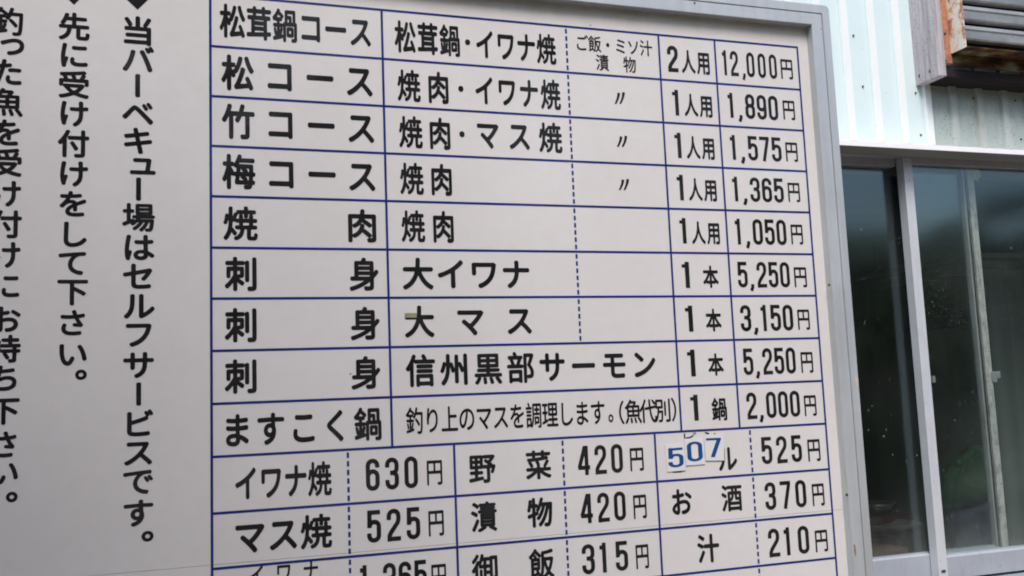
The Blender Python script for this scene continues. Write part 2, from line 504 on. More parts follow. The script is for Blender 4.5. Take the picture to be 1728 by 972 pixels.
def dist_field(S0, S1, X, Y, hlf=0.13):
    """distance of each grid point to the nearest segment"""
    Dm = np.full(X.shape, 9.0, np.float32)
    h = X[0, 1] - X[0, 0]
    nb = 64
    order = np.argsort((S0[:, 0] // 0.1) * 10 + S0[:, 1])
    S0, S1 = S0[order], S1[order]
    for i in range(0, len(S0), nb):
        a, b = S0[i:i + nb], S1[i:i + nb]
        x0 = min(a[:, 0].min(), b[:, 0].min()) - hlf; x1 = max(a[:, 0].max(), b[:, 0].max()) + hlf
        y0 = min(a[:, 1].min(), b[:, 1].min()) - hlf; y1 = max(a[:, 1].max(), b[:, 1].max()) + hlf
        i0, i1 = np.searchsorted(X[0], [x0, x1]); j0, j1 = np.searchsorted(Y[:, 0], [y0, y1])
        gx = X[j0:j1, i0:i1][..., None]; gy = Y[j0:j1, i0:i1][..., None]
        ab = b - a
        L2 = (ab ** 2).sum(1) + 1e-12
        px, py = gx - a[:, 0], gy - a[:, 1]
        t = np.clip((px * ab[:, 0] + py * ab[:, 1]) / L2, 0, 1)
        d = np.sqrt(((px - t * ab[:, 0]) ** 2 + (py - t * ab[:, 1]) ** 2).min(-1))
        Dm[j0:j1, i0:i1] = np.minimum(Dm[j0:j1, i0:i1], d)
    return Dm
def simplify(l, tol):
    # drop points that lie within tol of the chord of their neighbours, repeatedly
    pts = l
    for _ in range(6):
        n = len(pts)
        if n < 8:
            break
        a, b = np.roll(pts, 1, 0), np.roll(pts, -1, 0)
        ab = b - a
        Lg = np.hypot(ab[:, 0], ab[:, 1]) + 1e-9
        d = np.abs(ab[:, 0] * (pts[:, 1] - a[:, 1]) - ab[:, 1] * (pts[:, 0] - a[:, 0])) / Lg
        rm = (d < tol) & (Lg < 0.25)
        rm[1::2] = False if _ % 2 == 0 else rm[1::2]
        if _ % 2 == 1:
            rm[0::2] = False
        pts = pts[~rm]
    return pts
GH = 1 / 84.0
gx1 = np.arange(-0.12, 1.12, GH)
gy1 = np.arange(-0.26, 1.02, GH)
GX, GY = np.meshgrid(gx1, gy1)
GX = GX.astype(np.float32); GY = GY.astype(np.float32)
tc = bpy.data.curves.new('type', 'FONT')
tc.resolution_u = 5
to = link(bpy.data.objects.new('type', tc))
def outline(ch):
    """closed outline loops of a character from the built-in font, in em units"""
    tc.body = ch
    tc.fill_mode = 'NONE'
    dg = bpy.context.evaluated_depsgraph_get()
    dg.update()
    ev = to.evaluated_get(dg)
    me = ev.to_mesh()
    co = np.array([v.co[:2] for v in me.vertices])
    nb = {}
    for e in me.edges:
        nb.setdefault(e.vertices[0], []).append(e.vertices[1])
        nb.setdefault(e.vertices[1], []).append(e.vertices[0])
    ev.to_mesh_clear()
    seen, loops = set(), []
    for s in nb:
        if s in seen:
            continue
        loop, prev, cur = [s], None, s
        seen.add(s)
        while True:
            n_ = [q for q in nb[cur] if q != prev and q not in seen]
            if not n_:
                break
            prev, cur = cur, n_[0]
            seen.add(cur)
            loop.append(cur)
        loops.append(co[loop])
    return loops
def winding(loops):
    wn = np.zeros(GX.shape, np.int32)
    for l in loops:
        m = np.roll(l, -1, 0)
        for (x0, y0), (x1, y1) in zip(l, m):
            if y0 == y1:
                continue
            up = y1 > y0
            ya, yb = (y0, y1) if up else (y1, y0)
            j0, j1 = np.searchsorted(gy1, [ya, yb])
            if j0 == j1:
                continue
            yy = gy1[j0:j1]
            xx = x0 + (yy - y0) * (x1 - x0) / (y1 - y0)
            wn[j0:j1] += np.where(gx1[None, :] < xx[:, None], 1 if up else -1, 0)
    return wn != 0
KANA = set('コースイワナマサモンミソバベキュセルフビごはでさすをしてにいけこくまおちったのり')
DENSE = set('漬鍋焼調飯御黒酒部野釣理魚菜場')
cache = {}
def glyph(ch, weight='bold'):
    key = (ch, weight)
    if key in cache:
        return cache[key]
    src = outline(ch)
    ins = winding(src)
    S0, S1 = seg_of(src)
    sd_ = dist_field(S0, S1, GX, GY)
    sd_ = np.where(ins, sd_, -sd_)
    if weight == 'bold':
        e, r = (0.024, 0.053) if ch in KANA else (0.017, 0.0465)
        if ch in DENSE:
            e, r = 0.016, 0.0415
        if ch in 'でご':
            e, r = 0.016, 0.041
    elif weight == 'medium':
        e, r = (0.022, 0.038) if ch in KANA else (0.016, 0.033)
    else:
        e, r = (0.018, 0.032) if ch in KANA else (0.014, 0.028)
    core = contour(sd_, gx1[0], gy1[0], GH, e)
    core = [c for c in core if len(c) > 2]
    if core:
        S0, S1 = seg_of(core)
        df = dist_field(S0, S1, GX, GY)
        df = np.where(sd_ > e, -df, df)
        lp = contour(-df, gx1[0], gy1[0], GH, -r)
    else:
        lp = src
    lp = [simplify(l, 0.0012) for l in lp if len(l) > 6]
    cache[key] = lp
    return lp
def ink(lp):
    a = np.concatenate(lp)
    return a[:, 0].min(), a[:, 0].max(), a[:, 1].min(), a[:, 1].max()

# condensed gothic numerals, drawn stroke by stroke (box: width .44, height 1)
def arc(cx, cy, rx, ry, a0, a1, n=9):
    return [(cx + rx * math.cos(math.radians(a0 + (a1 - a0) * i / (n - 1))), cy + ry * math.sin(math.radians(a0 + (a1 - a0) * i / (n - 1)))) for i in range(n)]
W_, T_ = 0.44, 0.138
l_, rr_, b_, t_ = T_ / 2, W_ - T_ / 2, T_ / 2, 1 - T_ / 2
R_ = (rr_ - l_) / 2
cx_ = W_ / 2
DIG = {
    '0': [[*arc(cx_, t_ - R_, R_, R_, 0, 180), *arc(cx_, b_ + R_, R_, R_, 180, 360), (rr_, t_ - R_)]],
    '1': [[(0.235, 0.0), (0.235, 1.0)], [(0.08, 0.845), (0.20, 0.845)]],
    '2': [[(l_, 0.66), *arc(cx_, t_ - R_, R_, R_, 180, 0), (rr_, 0.66), (rr_ - 0.03, 0.56), (l_ + 0.06, 0.27), (l_ + 0.015, 0.17), (l_ + 0.01, 0.0)], [(l_ - 0.04, b_), (W_, b_)]],
    '3': [[(l_, 0.70), *arc(cx_, t_ - R_, R_, R_, 180, 0), (rr_, 0.66), *arc(cx_ + .01, 0.655, R_ - .01, 0.135, 0, -90, 6), (cx_ - 0.06, 0.52)],
          [(cx_, 0.52), *arc(cx_ + .01, 0.385, R_ - .01, 0.135, 90, 0, 6), (rr_, b_ + R_), *arc(cx_, b_ + R_, R_, R_, 0, -180), (l_, 0.30)]],
    '4': [[(0.315, 1.0), (0.315, 0.0)], [(0.27, 0.985), (0.045, 0.26)], [(0.0, 0.255), (W_, 0.255)]],
    '5': [[(0.03, t_), (W_ - 0.02, t_)], [(l_ + 0.02, 1.0), (l_ + 0.012, 0.46)], [(l_ + 0.01, 0.50), *arc(cx_ + .01, 0.655 - R_, R_ - .01, R_ * .9, 140, 0), (rr_, b_ + R_), *arc(cx_, b_ + R_, R_, R_, 0, -180), (l_, 0.29)]],
    '6': [[(rr_, 0.72), *arc(cx_, t_ - R_, R_, R_, 0, 180), *arc(cx_, b_ + R_, R_, R_, 180, 360), (rr_, 0.60 - R_), *arc(cx_, 0.60 - R_, R_, R_, 0, 180)]],
    '7': [[(0.0, t_), (W_ - 0.01, t_)], [(rr_ + 0.0, t_ - 0.02), (0.29, 0.55), (0.17, 0.0)]],
    '8': [[*arc(cx_, t_ - R_, R_ - .008, R_, 0, 180), (l_ + .008, 0.67), *arc(cx_, 0.66, R_ - .008, 0.13, 180, 360), (rr_ - .008, t_ - R_)],
          [*arc(cx_, 0.40, R_, 0.13, 0, 180), *arc(cx_, b_ + R_, R_, R_, 180, 360), (rr_, 0.40)]],
    '9': [[(l_, 0.28), *arc(cx_, b_ + R_, R_, R_, 180, 360), *arc(cx_, t_ - R_, R_, R_, 0, 180), (l_, 0.40 + R_), *arc(cx_, 0.40 + R_, R_, R_, 180, 360)]],
    ',': [[(0.055, 0.13), (0.055, 0.02), (-0.01, -0.13)]],
}
def digit(ch, T=T_):
    key = ('#', ch, T)
    if key in cache:
        return cache[key]
    sf = np.full(GX.shape, 9.0, np.float32)
    for path in DIG[ch]:
        n = len(path)
        closed = math.hypot(path[0][0] - path[-1][0], path[0][1] - path[-1][1]) < 1e-6
        for i in range(n - 1):
            a, b = np.array(path[i]), np.array(path[i + 1])
            ab = b - a
            Lg = float(np.hypot(*ab))
            if Lg < 1e-6:
                continue
            u = ab / Lg
            s = (GX - a[0]) * u[0] + (GY - a[1]) * u[1]
            q = np.abs((GX - a[0]) * -u[1] + (GY - a[1]) * u[0])
            lo = (i > 0 or closed); hi = (i < n - 2 or closed)
            ds = np.maximum(-s, s - Lg)
            capped = np.maximum(q - T / 2, ds)                      # flat box
            rnd = np.sqrt(np.maximum(ds, 0) ** 2 + q ** 2) - T / 2  # round joints
            if lo and hi:
                f = rnd
            elif lo:
                f = np.where(s > Lg, capped, rnd)
            elif hi:
                f = np.where(s < 0, capped, rnd)
            else:
                f = capped
            sf = np.minimum(sf, f)
    lp = contour(-sf, gx1[0], gy1[0], GH, 0.0)
    lp = [simplify(l, 0.0012) for l in lp if len(l) > 6]
    cache[key] = lp
    return lp

def loops_to_object(name, loops, mat, parent, y, label=None):
    """flat print: filled outlines in world x, z on the plane y"""
    cu = bpy.data.curves.new('tmp', 'CURVE')
    cu.dimensions = '2D'
    cu.fill_mode = 'BOTH'
    for l in loops:
        sp = cu.splines.new('POLY')
        sp.points.add(len(l) - 1)
        sp.points.foreach_set('co', np.concatenate([l * 100, np.zeros((len(l), 1)), np.ones((len(l), 1))], 1).astype(np.float32).ravel())
        sp.use_cyclic_u = True
    ob = link(bpy.data.objects.new('tmp', cu))
    dg = bpy.context.evaluated_depsgraph_get()
    me0 = bpy.data.meshes.new_from_object(ob.evaluated_get(dg))
    bm = bmesh.new()
    bm.from_mesh(me0)
    bpy.data.meshes.remove(me0)
    bpy.data.objects.remove(ob)
    bpy.data.curves.remove(cu)
    for v in bm.verts:
        v.co = (v.co.x / 100, y, v.co.y / 100)
    for f in bm.faces:
        f.normal_update()
    bmesh.ops.recalc_face_normals(bm, faces=bm.faces)
    for f in bm.faces:
        if f.normal.y > 0:
            f.normal_flip()
    return mesh_obj(name, bm, mat, parent, label)

# ------------------------------------------------------------------ the menu board
board = thing('menu_board', 'large white menu price board with black Japanese lettering and a silver metal frame', 'sign board', (0.05, 0, 0))
XL, XR, ZT, ZB = -0.95, 0.8808, Z(-0.0325), Z(1.16)
seam = P(700, 913.5)[1]
sx = [P(172, 969.6), P(930 / 2.618, 954), P(1423, 860.7)]
seam = sum(s[1] for s in sx) / 3
mesh_obj('panel', bx(XL - .01, XR + .005, 0.0, 0.003, seam + 0.0004, ZT + .005, bev=0.0002), M['panel'], board, 'upper white sheet carrying most of the table')
mesh_obj('panel', bx(XL - .01, XR + .005, 0.0, 0.003, ZB - .005, seam, bev=0.0002), M['panel'], board, 'lower white sheet below the fine seam')
mesh_obj('backing', bx(XL, XR, 0.0035, 0.012, ZB, ZT), M['darkwood'], board)
# frame: a channel section swept round the board with a groove in its face and slightly rounded outer corners
LIP = -0.015
prof = [(0.0, 0.006, 0), (0.0, LIP + .0008, 0), (0.0008, LIP, 0), (0.0180, LIP, 0), (0.0186, LIP + .0035, .2), (0.0196, LIP + .0035, .2), (0.0202, LIP, .4), (0.0325, LIP, 1), (0.0338, LIP + .0012, 1), (0.0338, 0.030, 1), (0.004, 0.030, 0)]
def ring(off, y, rnd):
    pts = []
    for cx, cz, sx_, sz_, a0 in ((XR, ZT, 1, 1, 0), (XL, ZT, -1, 1, 90), (XL, ZB, -1, -1, 180), (XR, ZB, 1, -1, 270)):
        rad = 0.0075 * rnd + 0.00015
        ox, oz = cx + sx_ * (off - rad), cz + sz_ * (off - rad)
        for k in range(5):
            a = math.radians(a0 + 90 * k / 4)
            pts.append((ox + rad * math.cos(a), y, oz + rad * math.sin(a)))
    return pts
bm = bmesh.new()
rings = [[bm.verts.new(p) for p in ring(o_, y_, r0)] for o_, y_, r0 in prof]
for a, b in zip(rings, rings[1:] + rings[:1]):
    n = len(a)
    for i in range(n):
        bm.faces.new((a[i], a[(i + 1) % n], b[(i + 1) % n], b[i]))
bmesh.ops.recalc_face_normals(bm, faces=bm.faces)
mesh_obj('frame', bm, M['frame'], board)
for x in (-0.7, 0.6):
    mesh_obj('post', bx(x - .03, x + .03, 0.032, 0.092, 0.0, ZT - .05, bev=.004), M['frame'], board)

for (px, py, rad) in ((1399, 481, .0022), (1429, 835, .0024), (1172, 5, .0016)):
    x, z = P(px, py, LIP)
    bm = bmesh.new()
    bmesh.ops.create_cone(bm, cap_ends=True, segments=12, radius1=rad, radius2=rad * .8, depth=.0012, matrix=Matrix.Translation((x, LIP - .0004, z)) @ Matrix.Rotation(math.pi / 2, 4, 'X'))
    mesh_obj('screw', bm, M['screw'], board)
def stain(px, py, wpx, hpx, mat, seed, label):
    rnd = random.Random(seed)
    x, z = P(px, py, LIP)
    a, b = P(px - wpx / 2, py, LIP)[0], P(px + wpx / 2, py, LIP)[0]
    w2, h2 = (b - a) / 2, hpx / 2 * (b - a) / wpx * 1.05
    bm = bmesh.new()
    bm.faces.new([bm.verts.new((x + w2 * (.55 + .5 * rnd.random()) * math.cos(t), LIP - .0002, z + h2 * (.6 + .45 * rnd.random()) * math.sin(t))) for t in np.linspace(0, 2 * math.pi, 23)[:-1]])
    r = bmesh.ops.extrude_face_region(bm, geom=bm.faces[:])
    bmesh.ops.translate(bm, verts=[v for v in r['geom'] if isinstance(v, bmesh.types.BMVert)], vec=(0, .0003, 0))
    bmesh.ops.recalc_face_normals(bm, faces=bm.faces)
    mesh_obj('stain', bm, M[mat], board, label)
stain(1446, 644, 6, 17, 'peach', 1, 'small peach-coloured chip on the right frame')
stain(1442.5, 928, 3.5, 19, 'ruststain', 2, 'narrow brown rust run on the right frame')
# rulings
rows = {0: [(354, -9), (642.8, 16), (1111.8, 61.1), (1346.8, 78.7)],
        1: [(354, 76), (644.4, 100.8), (1114.9, 134.4), (1350.6, 150.9)], 2: [(354.9, 161.2), (647.4, 179.9), (1118.7, 207.4), (1354.5, 219.6)],
        3: [(355.6, 245.2), (650.5, 259.7), (1122.5, 280), (1359.4, 288)], 4: [(356.5, 331.2), (652.4, 339.6), (1127.1, 352.1), (1364, 357.9)],
        5: [(357.2, 417.3), (654.3, 421.1), (1131.7, 426), (1369.7, 429.9)], 6: [(357.6, 504.3), (656.2, 501.7), (1135.9, 500.1), (1374.3, 499.4)],
        7: [(358, 593), (657.8, 585.3), (1140.5, 574.2), (1380.4, 571.6)], 8: [(357.6, 682.4), (660, 669.8), (1144.3, 650.6), (1385, 643.8)],
        9: [(357.3, 773.6), (661.9, 752.6), (1149.2, 725.9), (1391.5, 716.7)], 10: [(357, 866.5), (1399.1, 792)],
        11: [(356.3, 960), (1405.3, 866.8)], 12: [(1411.8, 943.6), (1120, 969.5)]}
zr = {k: float(np.mean([P(*p)[1] for p in v[(1 if k == 0 else 0):]])) for k, v in rows.items()}
for k in (13, 14):
    zr[k] = zr[12] - (k - 12) * 0.0635
def ux(*pts): return float(np.mean([P(*p)[0] for p in pts]))
U1 = ux((354, 76), (357, 417), (357, 866), (357.6, 682))
U2 = ux((642.8, 16), (652.4, 339.6), (661.9, 752.6))
U3 = ux((953.3, 46.6), (980.8, 575.8))
U4 = ux((1111.8, 61.1), (1127, 352), (1149.2, 725.9))
U5 = ux((1206.5, 69.9), (1246.7, 721.3))
UR = ux((1346.8, 78.7), (1369.7, 430), (1391.5, 716.7), (1411.8, 943.6))
V1 = ux((587.5, 760.7), (590, 967.7)); V2 = ux((766.9, 750), (771.9, 971.5)); V3 = ux((949.5, 739.7), (958.3, 971.5))
V4 = ux((1103.4, 732), (1118.3, 967.7)); V5 = ux((1264, 725), (1282, 964))
LW = 0.00155
YP = -0.0003
def rect(x0, x1, z0, z1): return np.array([(x0, z0), (x1, z0), (x1, z1), (x0, z1)])
def wob(x0, x1, z, n=14):
    """hand-painted line: nearly constant width"""
    return rect(x0, x1, z - LW, z + LW)
xw = {}
for k in range(0, 15):
    loops_to_object('ruled_line', [rect(U1 - LW, UR + LW, zr[k] - LW, zr[k] + LW)], M['blue'], board, YP)
def vline(u, ka, kb):
    loops_to_object('ruled_line', [rect(u - LW, u + LW, zr[kb] + LW, zr[ka] - LW)], M['blue'], board, YP - 0.00012)
vline(U1, 0, 14); vline(UR, 0, 14); vline(U2, 0, 9); vline(U4, 0, 9); vline(U5, 0, 9); vline(V2, 9, 14); vline(V4, 9, 14)
def dashed(u, ka, kb, period=0.0106, duty=0.62):
    lp = []
    for k in range(ka, kb):
        za, zb = zr[k] - LW, zr[k + 1] + LW
        n = max(1, round((za - zb) / period))
        pr = (za - zb) / n
        for i in range(n):
            z1 = za - i * pr - pr * (1 - duty) * .5
            lp.append(rect(u - LW * .95, u + LW * .95, z1 - pr * duty, z1))
    loops_to_object('dashed_line', lp, M['blue'], board, YP - 0.00012)
dashed(U3, 0, 7); dashed(V1, 9, 14); dashed(V3, 9, 14); dashed(V5, 9, 14)

# lettering
def emscale(px, py, wpx, hpx):
    a, b = P(px - wpx / 2, py), P(px + wpx / 2, py)
    c, d = P(px, py - hpx / 2), P(px, py + hpx / 2)
    return b[0] - a[0], c[1] - d[1]
def put(lp, x, z, sx_, sz_, rot=0):
    out_ = []
    for l in lp:
        q = l.copy()
        if rot:
            q = np.stack([q[:, 1], -q[:, 0]], 1)
        out_.append(np.stack([x + q[:, 0] * sx_, z + q[:, 1] * sz_], 1))
    return out_
allchars = []
def text(s, xl, yl, xr, yr, kw, kh, weight='bold', mat='black'):
    """kw, kh: em box in photo pixels near the first glyph (a kanji's ink is about .93 of it)"""
    ew, eh = emscale(xl, yl, kw, kh)
    gl = [glyph(c, weight) if c != '　' else None for c in s]
    i0, i1 = ink(gl[0]), ink(gl[-1])
    (xa, za), (xb, zb) = P(xl, yl), P(xr, yr)
    n = len(s)
    xs0 = xa - i0[0] * ew
    xs1 = xb - i1[1] * ew
    base = 0.5 * ((za - (i0[2] + i0[3]) / 2 * eh) + (zb - (i1[2] + i1[3]) / 2 * eh)) if n > 1 else za - (i0[2] + i0[3]) / 2 * eh
    for i, gp in enumerate(gl):
        if gp is None:
            continue
        t = i / (n - 1) if n > 1 else 0
        loops_to_object('character', put(gp, xs0 + (xs1 - xs0) * t, base, ew, eh), M[mat], board, YP)
def number(s, xl, yl, xr, yr, hpx):
    """digits: ink extent from xl to xr, height hpx at the left"""
    _, h = emscale(xl, yl, 10, hpx)
    (xa, za), (xb, zb) = P(xl, yl), P(xr, yr)
    z = (za + zb) / 2 - h / 2
    n_ = len(s)
    wide, one_, com = {3: (0.62, 0.55, 0.3), 6: (0.63, 0.43, 0.27)}.get(n_, (0.53, 0.40, 0.33))
    adv = [com if c == ',' else (one_ if c == '1' else wide) for c in s]
    if s[:2] == '1,':
        adv[0] = 0.44
    offs = [-0.08 if c == '1' else (0.06 if c == ',' else 0.0) for c in s]
    xs = np.cumsum([0] + adv)[:-1] + np.array(offs)
    lps_, lo, hi = [], 9, -9
    for c, x in zip(s, xs):
        lp = digit(c)
        i_ = ink(lp)
        lo, hi = min(lo, x + i_[0]), max(hi, x + i_[1])
        lps_.append((lp, x))
    sx_ = (xb - xa) / (hi - lo)
    for (lp, x), c in zip(lps_, s):
        loops_to_object('comma' if c == ',' else 'numeral', [np.stack([xa + (l[:, 0] + x - lo) * sx_, z + l[:, 1] * h], 1) for l in lp], M['black'], board, YP)
def one(x0, y0, x1, y1, s='1'):
    """a single numeral filling the box"""
    xa, _ = P(x0, (y0 + y1) / 2); xb, _ = P(x1, (y0 + y1) / 2)
    _, za = P((x0 + x1) / 2, y0); _, zb = P((x0 + x1) / 2, y1)
    lp = digit(s, 0.13 if s == '1' else 0.15)
    i_ = ink(lp)
    loops_to_object('numeral', [np.stack([xa + (l[:, 0] - i_[0]) / (i_[1] - i_[0]) * (xb - xa), zb + l[:, 1] * (za - zb)], 1) for l in lp], M['black'], board, YP)
def fit(s, x0, y0, x1, y1, weight='bold'):
    """one glyph filling the box given by left, top, right, bottom"""
    xm, ym = (x0 + x1) / 2, (y0 + y1) / 2
    xa, _ = P(x0, ym); xb, _ = P(x1, ym)
    _, za = P(xm, y0); _, zb = P(xm, y1)
    lp = glyph(s, weight)
    i_ = ink(lp)
    loops_to_object('character', [np.stack([xa + (l[:, 0] - i_[0]) / (i_[1] - i_[0]) * (xb - xa), zb + (l[:, 1] - i_[2]) / (i_[3] - i_[2]) * (za - zb)], 1) for l in lp], M['black'], board, YP)
def dots(pts, r):
    for px, py in pts:
        x, z = P(px, py)
        loops_to_object('middle_dot', [np.array([(x + r * math.cos(a) * .9, z + r * math.sin(a)) for a in np.linspace(0, 2 * math.pi, 17)[:-1]])], M['black'], board, YP)
# column one
text('松茸鍋コース', 370.5, 35, 625.3, 56, 45, 59)
text('松コース', 373.5, 123.4, 628.3, 138, 57, 62)
text('竹コース', 374.3, 205, 631, 217.8, 57, 61)
text('梅コース', 375, 290.3, 633, 298.7, 58, 61)
text('焼　肉', 377, 377.3, 634.8, 380.6, 60, 60)
text('刺　身', 379.3, 462.3, 638.6, 462.7, 58, 60)
text('刺　身', 379.3, 549, 640.5, 545.4, 58, 60)
text('刺　身', 379.3, 635.5, 641.7, 628.5, 58, 60)
text('ますこく鍋', 381.2, 726.7, 643.6, 714.4, 53, 61)
text('イワナ焼', 397.2, 815.3, 559.6, 808, 43, 62)
text('マス焼', 397.2, 907, 560.3, 898, 57, 62)
text('イワナ', 420, 971, 537, 965, 30, 43, 'medium')
# column two
text('松茸鍋', 665.7, 61.9, 775.7, 68.8, 37, 56)
dots([(789, 71.4), (777.6, 150), (779.5, 226.5)], 0.0042)
text('イワナ焼', 803.6, 74.9, 938, 82.9, 35, 54)
text('焼肉', 670.7, 145, 756.6, 147.4, 40, 56)
text('イワナ焼', 802.4, 152.8, 945.7, 159.7, 36, 54)
text('焼肉', 673.3, 222.7, 759.7, 225.4, 41, 56)
text('マス焼', 805, 228.4, 948.4, 233.8, 42, 54)
text('焼肉', 675.2, 301.7, 762.3, 302.9, 41, 56)
text('焼肉', 677.5, 382.5, 765.4, 382, 41, 56)
text('大イワナ', 679.5, 462.3, 893.4, 462.3, 55, 56)
text('大マス', 682.9, 543.3, 896.8, 541.8, 53, 56)
text('信州黒部サーモン', 684.8, 625.4, 1106, 615.5, 52, 57)
text('釣り上のマスを調理します', 685, 710.6, 1020.5, 695.5, 31, 48, 'medium')
fit('。', 1026.5, 699, 1035, 712.5, 'medium')
fit('（', 1044.5, 676, 1053, 716, 'medium')
text('魚代別', 1054.5, 694.5, 1131, 692.5, 30, 43, 'medium')
fit('）', 1133, 671, 1141, 711, 'medium')
# column three
text('ご飯・ミソ汁', 973.2, 72.6, 1100.4, 81, 23, 29, 'thin')
text('漬　物', 1005.7, 106.2, 1072.9, 108.9, 23, 29, 'thin')
def ditto(x0, y0, x1, y1):
    lp = []
    for q in (0.0, 0.52):
        w_, r_2 = (x1 - x0), 2.5
        ax, ay = x0 + w_ * (q + 0.42), y0 + (0 if q else 1)
        bx_, by = x0 + w_ * (q + 0.06), y1
        pts = []
        n = 8
        cl = [(ax + (bx_ - ax) * (k / n) ** 1.6, ay + (by - ay) * (k / n) ** .9) for k in range(n + 1)]
        for k, (x, y) in enumerate(cl): pts.append((x - r_2 * (.95 - .35 * k / n), y))
        for k, (x, y) in list(enumerate(cl))[::-1]: pts.append((x + r_2 * (.95 - .35 * k / n), y + .6))
        lp.append(np.array([P(*p) for p in pts]))
    loops_to_object('ditto_mark', lp, M['black'], board, YP)
ditto(1037.5, 155.5, 1053, 175); ditto(1041.3, 229, 1057, 247.5); ditto(1044.4, 302, 1060, 320.5)
# quantities
one(1126, 77.5, 1144, 121, '2')
text('人用', 1150, 105, 1197, 106.6, 24, 41)
for k, (a, b, c, d, e, f, gx_, hy) in enumerate([(1134.7, 151.6, 1145, 194.8, 1154.6, 178.4, 1201.6, 179.3), (1138.6, 224, 1149.3, 266.6, 1158.4, 250, 1205.4, 250.5),
                                 (1142.4, 295, 1153, 338, 1162.2, 320.9, 1209, 320.9), (1147, 368, 1157.7, 410.8, 1167.2, 393.6, 1214.2, 393.6)]):
    one(a, b, c, d)
    text('人用', e, f, gx_, hy, 24, 40)
for a in ((1151, 442, 1163.4, 486), (1156.5, 515.8, 1169, 559.7), (1160, 590, 1173, 635.4), (1165.3, 666, 1178, 709.9)):
    one(*a)
fit('本', 1186.3, 448, 1212, 486); fit('本', 1191, 520.8, 1217, 559.7); fit('本', 1195, 596, 1220.7, 634); fit('鍋', 1200.8, 671, 1226.4, 710)
# prices
for s, a, b, c, d, h in (('12,000', 1218.9, 106.6, 1310.5, 112, 42), ('1,890', 1228.4, 178.4, 1312.5, 181.8, 42), ('1,575', 1232.2, 249.4, 1318.2, 251.7, 41.5),
                         ('1,365', 1236, 319.3, 1322, 321.2, 41.5), ('1,050', 1240.6, 391.3, 1326.6, 391.7, 43.5), ('5,250', 1244.5, 463.5, 1332.3, 463.5, 43.5),
                         ('3,150', 1249.4, 537.2, 1338, 535.7, 44.5), ('5,250', 1254, 610.5, 1342.3, 608.3, 45), ('2,000', 1259.7, 684.6, 1349.5, 681.2, 45),
                         ('525', 1284.6, 760.3, 1352.6, 756.8, 46), ('370', 1290.7, 837, 1360.2, 832.9, 47), ('210', 1296.4, 916, 1365, 910.4, 48),
                         ('630', 617.2, 802, 705, 795.8, 54.5), ('525', 619, 888.6, 709, 882.5, 55), ('1,365', 607.6, 979.5, 720.3, 973, 55),
                         ('420', 974.3, 777, 1050.7, 773.6, 49.5), ('420', 979, 858, 1055.7, 853.9, 50), ('315', 982, 944, 1059.5, 937.5, 51)):
    number(s, a, b, c, d, h)
for a in ((1317.4, 100.5, 1337.3, 133.7), (1321.2, 170, 1341, 202.5), (1325.8, 240.6, 1345.7, 273), (1329.6, 308.6, 1349.5, 341), (1334.6, 379, 1354.5, 412.7),
          (1340, 451, 1361, 485), (1346, 522.3, 1366, 556.7), (1351.4, 594, 1371.7, 629.3), (1357, 667, 1377.4, 702.2), (1362.9, 741.2, 1383.9, 778.6),
          (1370.5, 816, 1390.8, 853.8), (1375.5, 894.3, 1396.5, 931.4), (720.3, 776.7, 746.3, 818.7), (723, 861.5, 749, 904.7), (728, 952, 753, 996),
          (1063, 755.7, 1085.9, 795), (1068.7, 835, 1090.8, 875.2), (1072.9, 918.8, 1094.6, 960)):
    fit('円', *a, 'medium')
text('野　菜', 791, 790.8, 929.6, 785, 47, 52)
text('漬　物', 794.8, 872.2, 932.3, 864.2, 46, 53)
text('御　飯', 796, 962, 935, 950, 46, 55)
text('お　酒', 1133.6, 844.7, 1252.5, 842, 38, 49)
fit('汁', 1176.8, 900.8, 1213.8, 949.7)
# what still shows of the word under the stickers
def poly_px(pts): return np.array([P(*p) for p in pts])
loops_to_object('lettering', [poly_px([(1153.6, 731.5), (1156, 731.5), (1156.4, 740), (1154, 740)]), poly_px([(1157, 738), (1164, 737), (1170, 733.5), (1170.6, 735.6), (1165, 739.5), (1157, 740.4)]),
                              poly_px([(1169, 730), (1170.4, 729.6), (1172, 733), (1170.6, 733.4)]), poly_px([(1172, 729.4), (1173.2, 729), (1174.6, 732.6), (1173.2, 733)]),
                              poly_px([(1188.5, 729.2), (1191, 728.8), (1196.6, 731), (1196.4, 733), (1192, 732.6)]), poly_px([(1204.6, 731), (1207.2, 730.8), (1207.2, 732.8), (1204.6, 733)]),
                              poly_px([(1131, 794.6), (1143, 795), (1155.8, 792.8), (1155, 795), (1148, 797.2), (1136, 797.6)])], M['black'], board, YP, 'cut remains of black lettering around the number stickers')
fit('ル', 1212.5, 754.5, 1243.5, 793.5)
mesh_obj('tape_remnant', bx(P(683, 532)[0], P(703, 532)[0], -0.0007, -0.0005, P(690, 536)[1], P(690, 528.5)[1]), M['faded'], board, 'yellowed scrape across the left arm of a character')

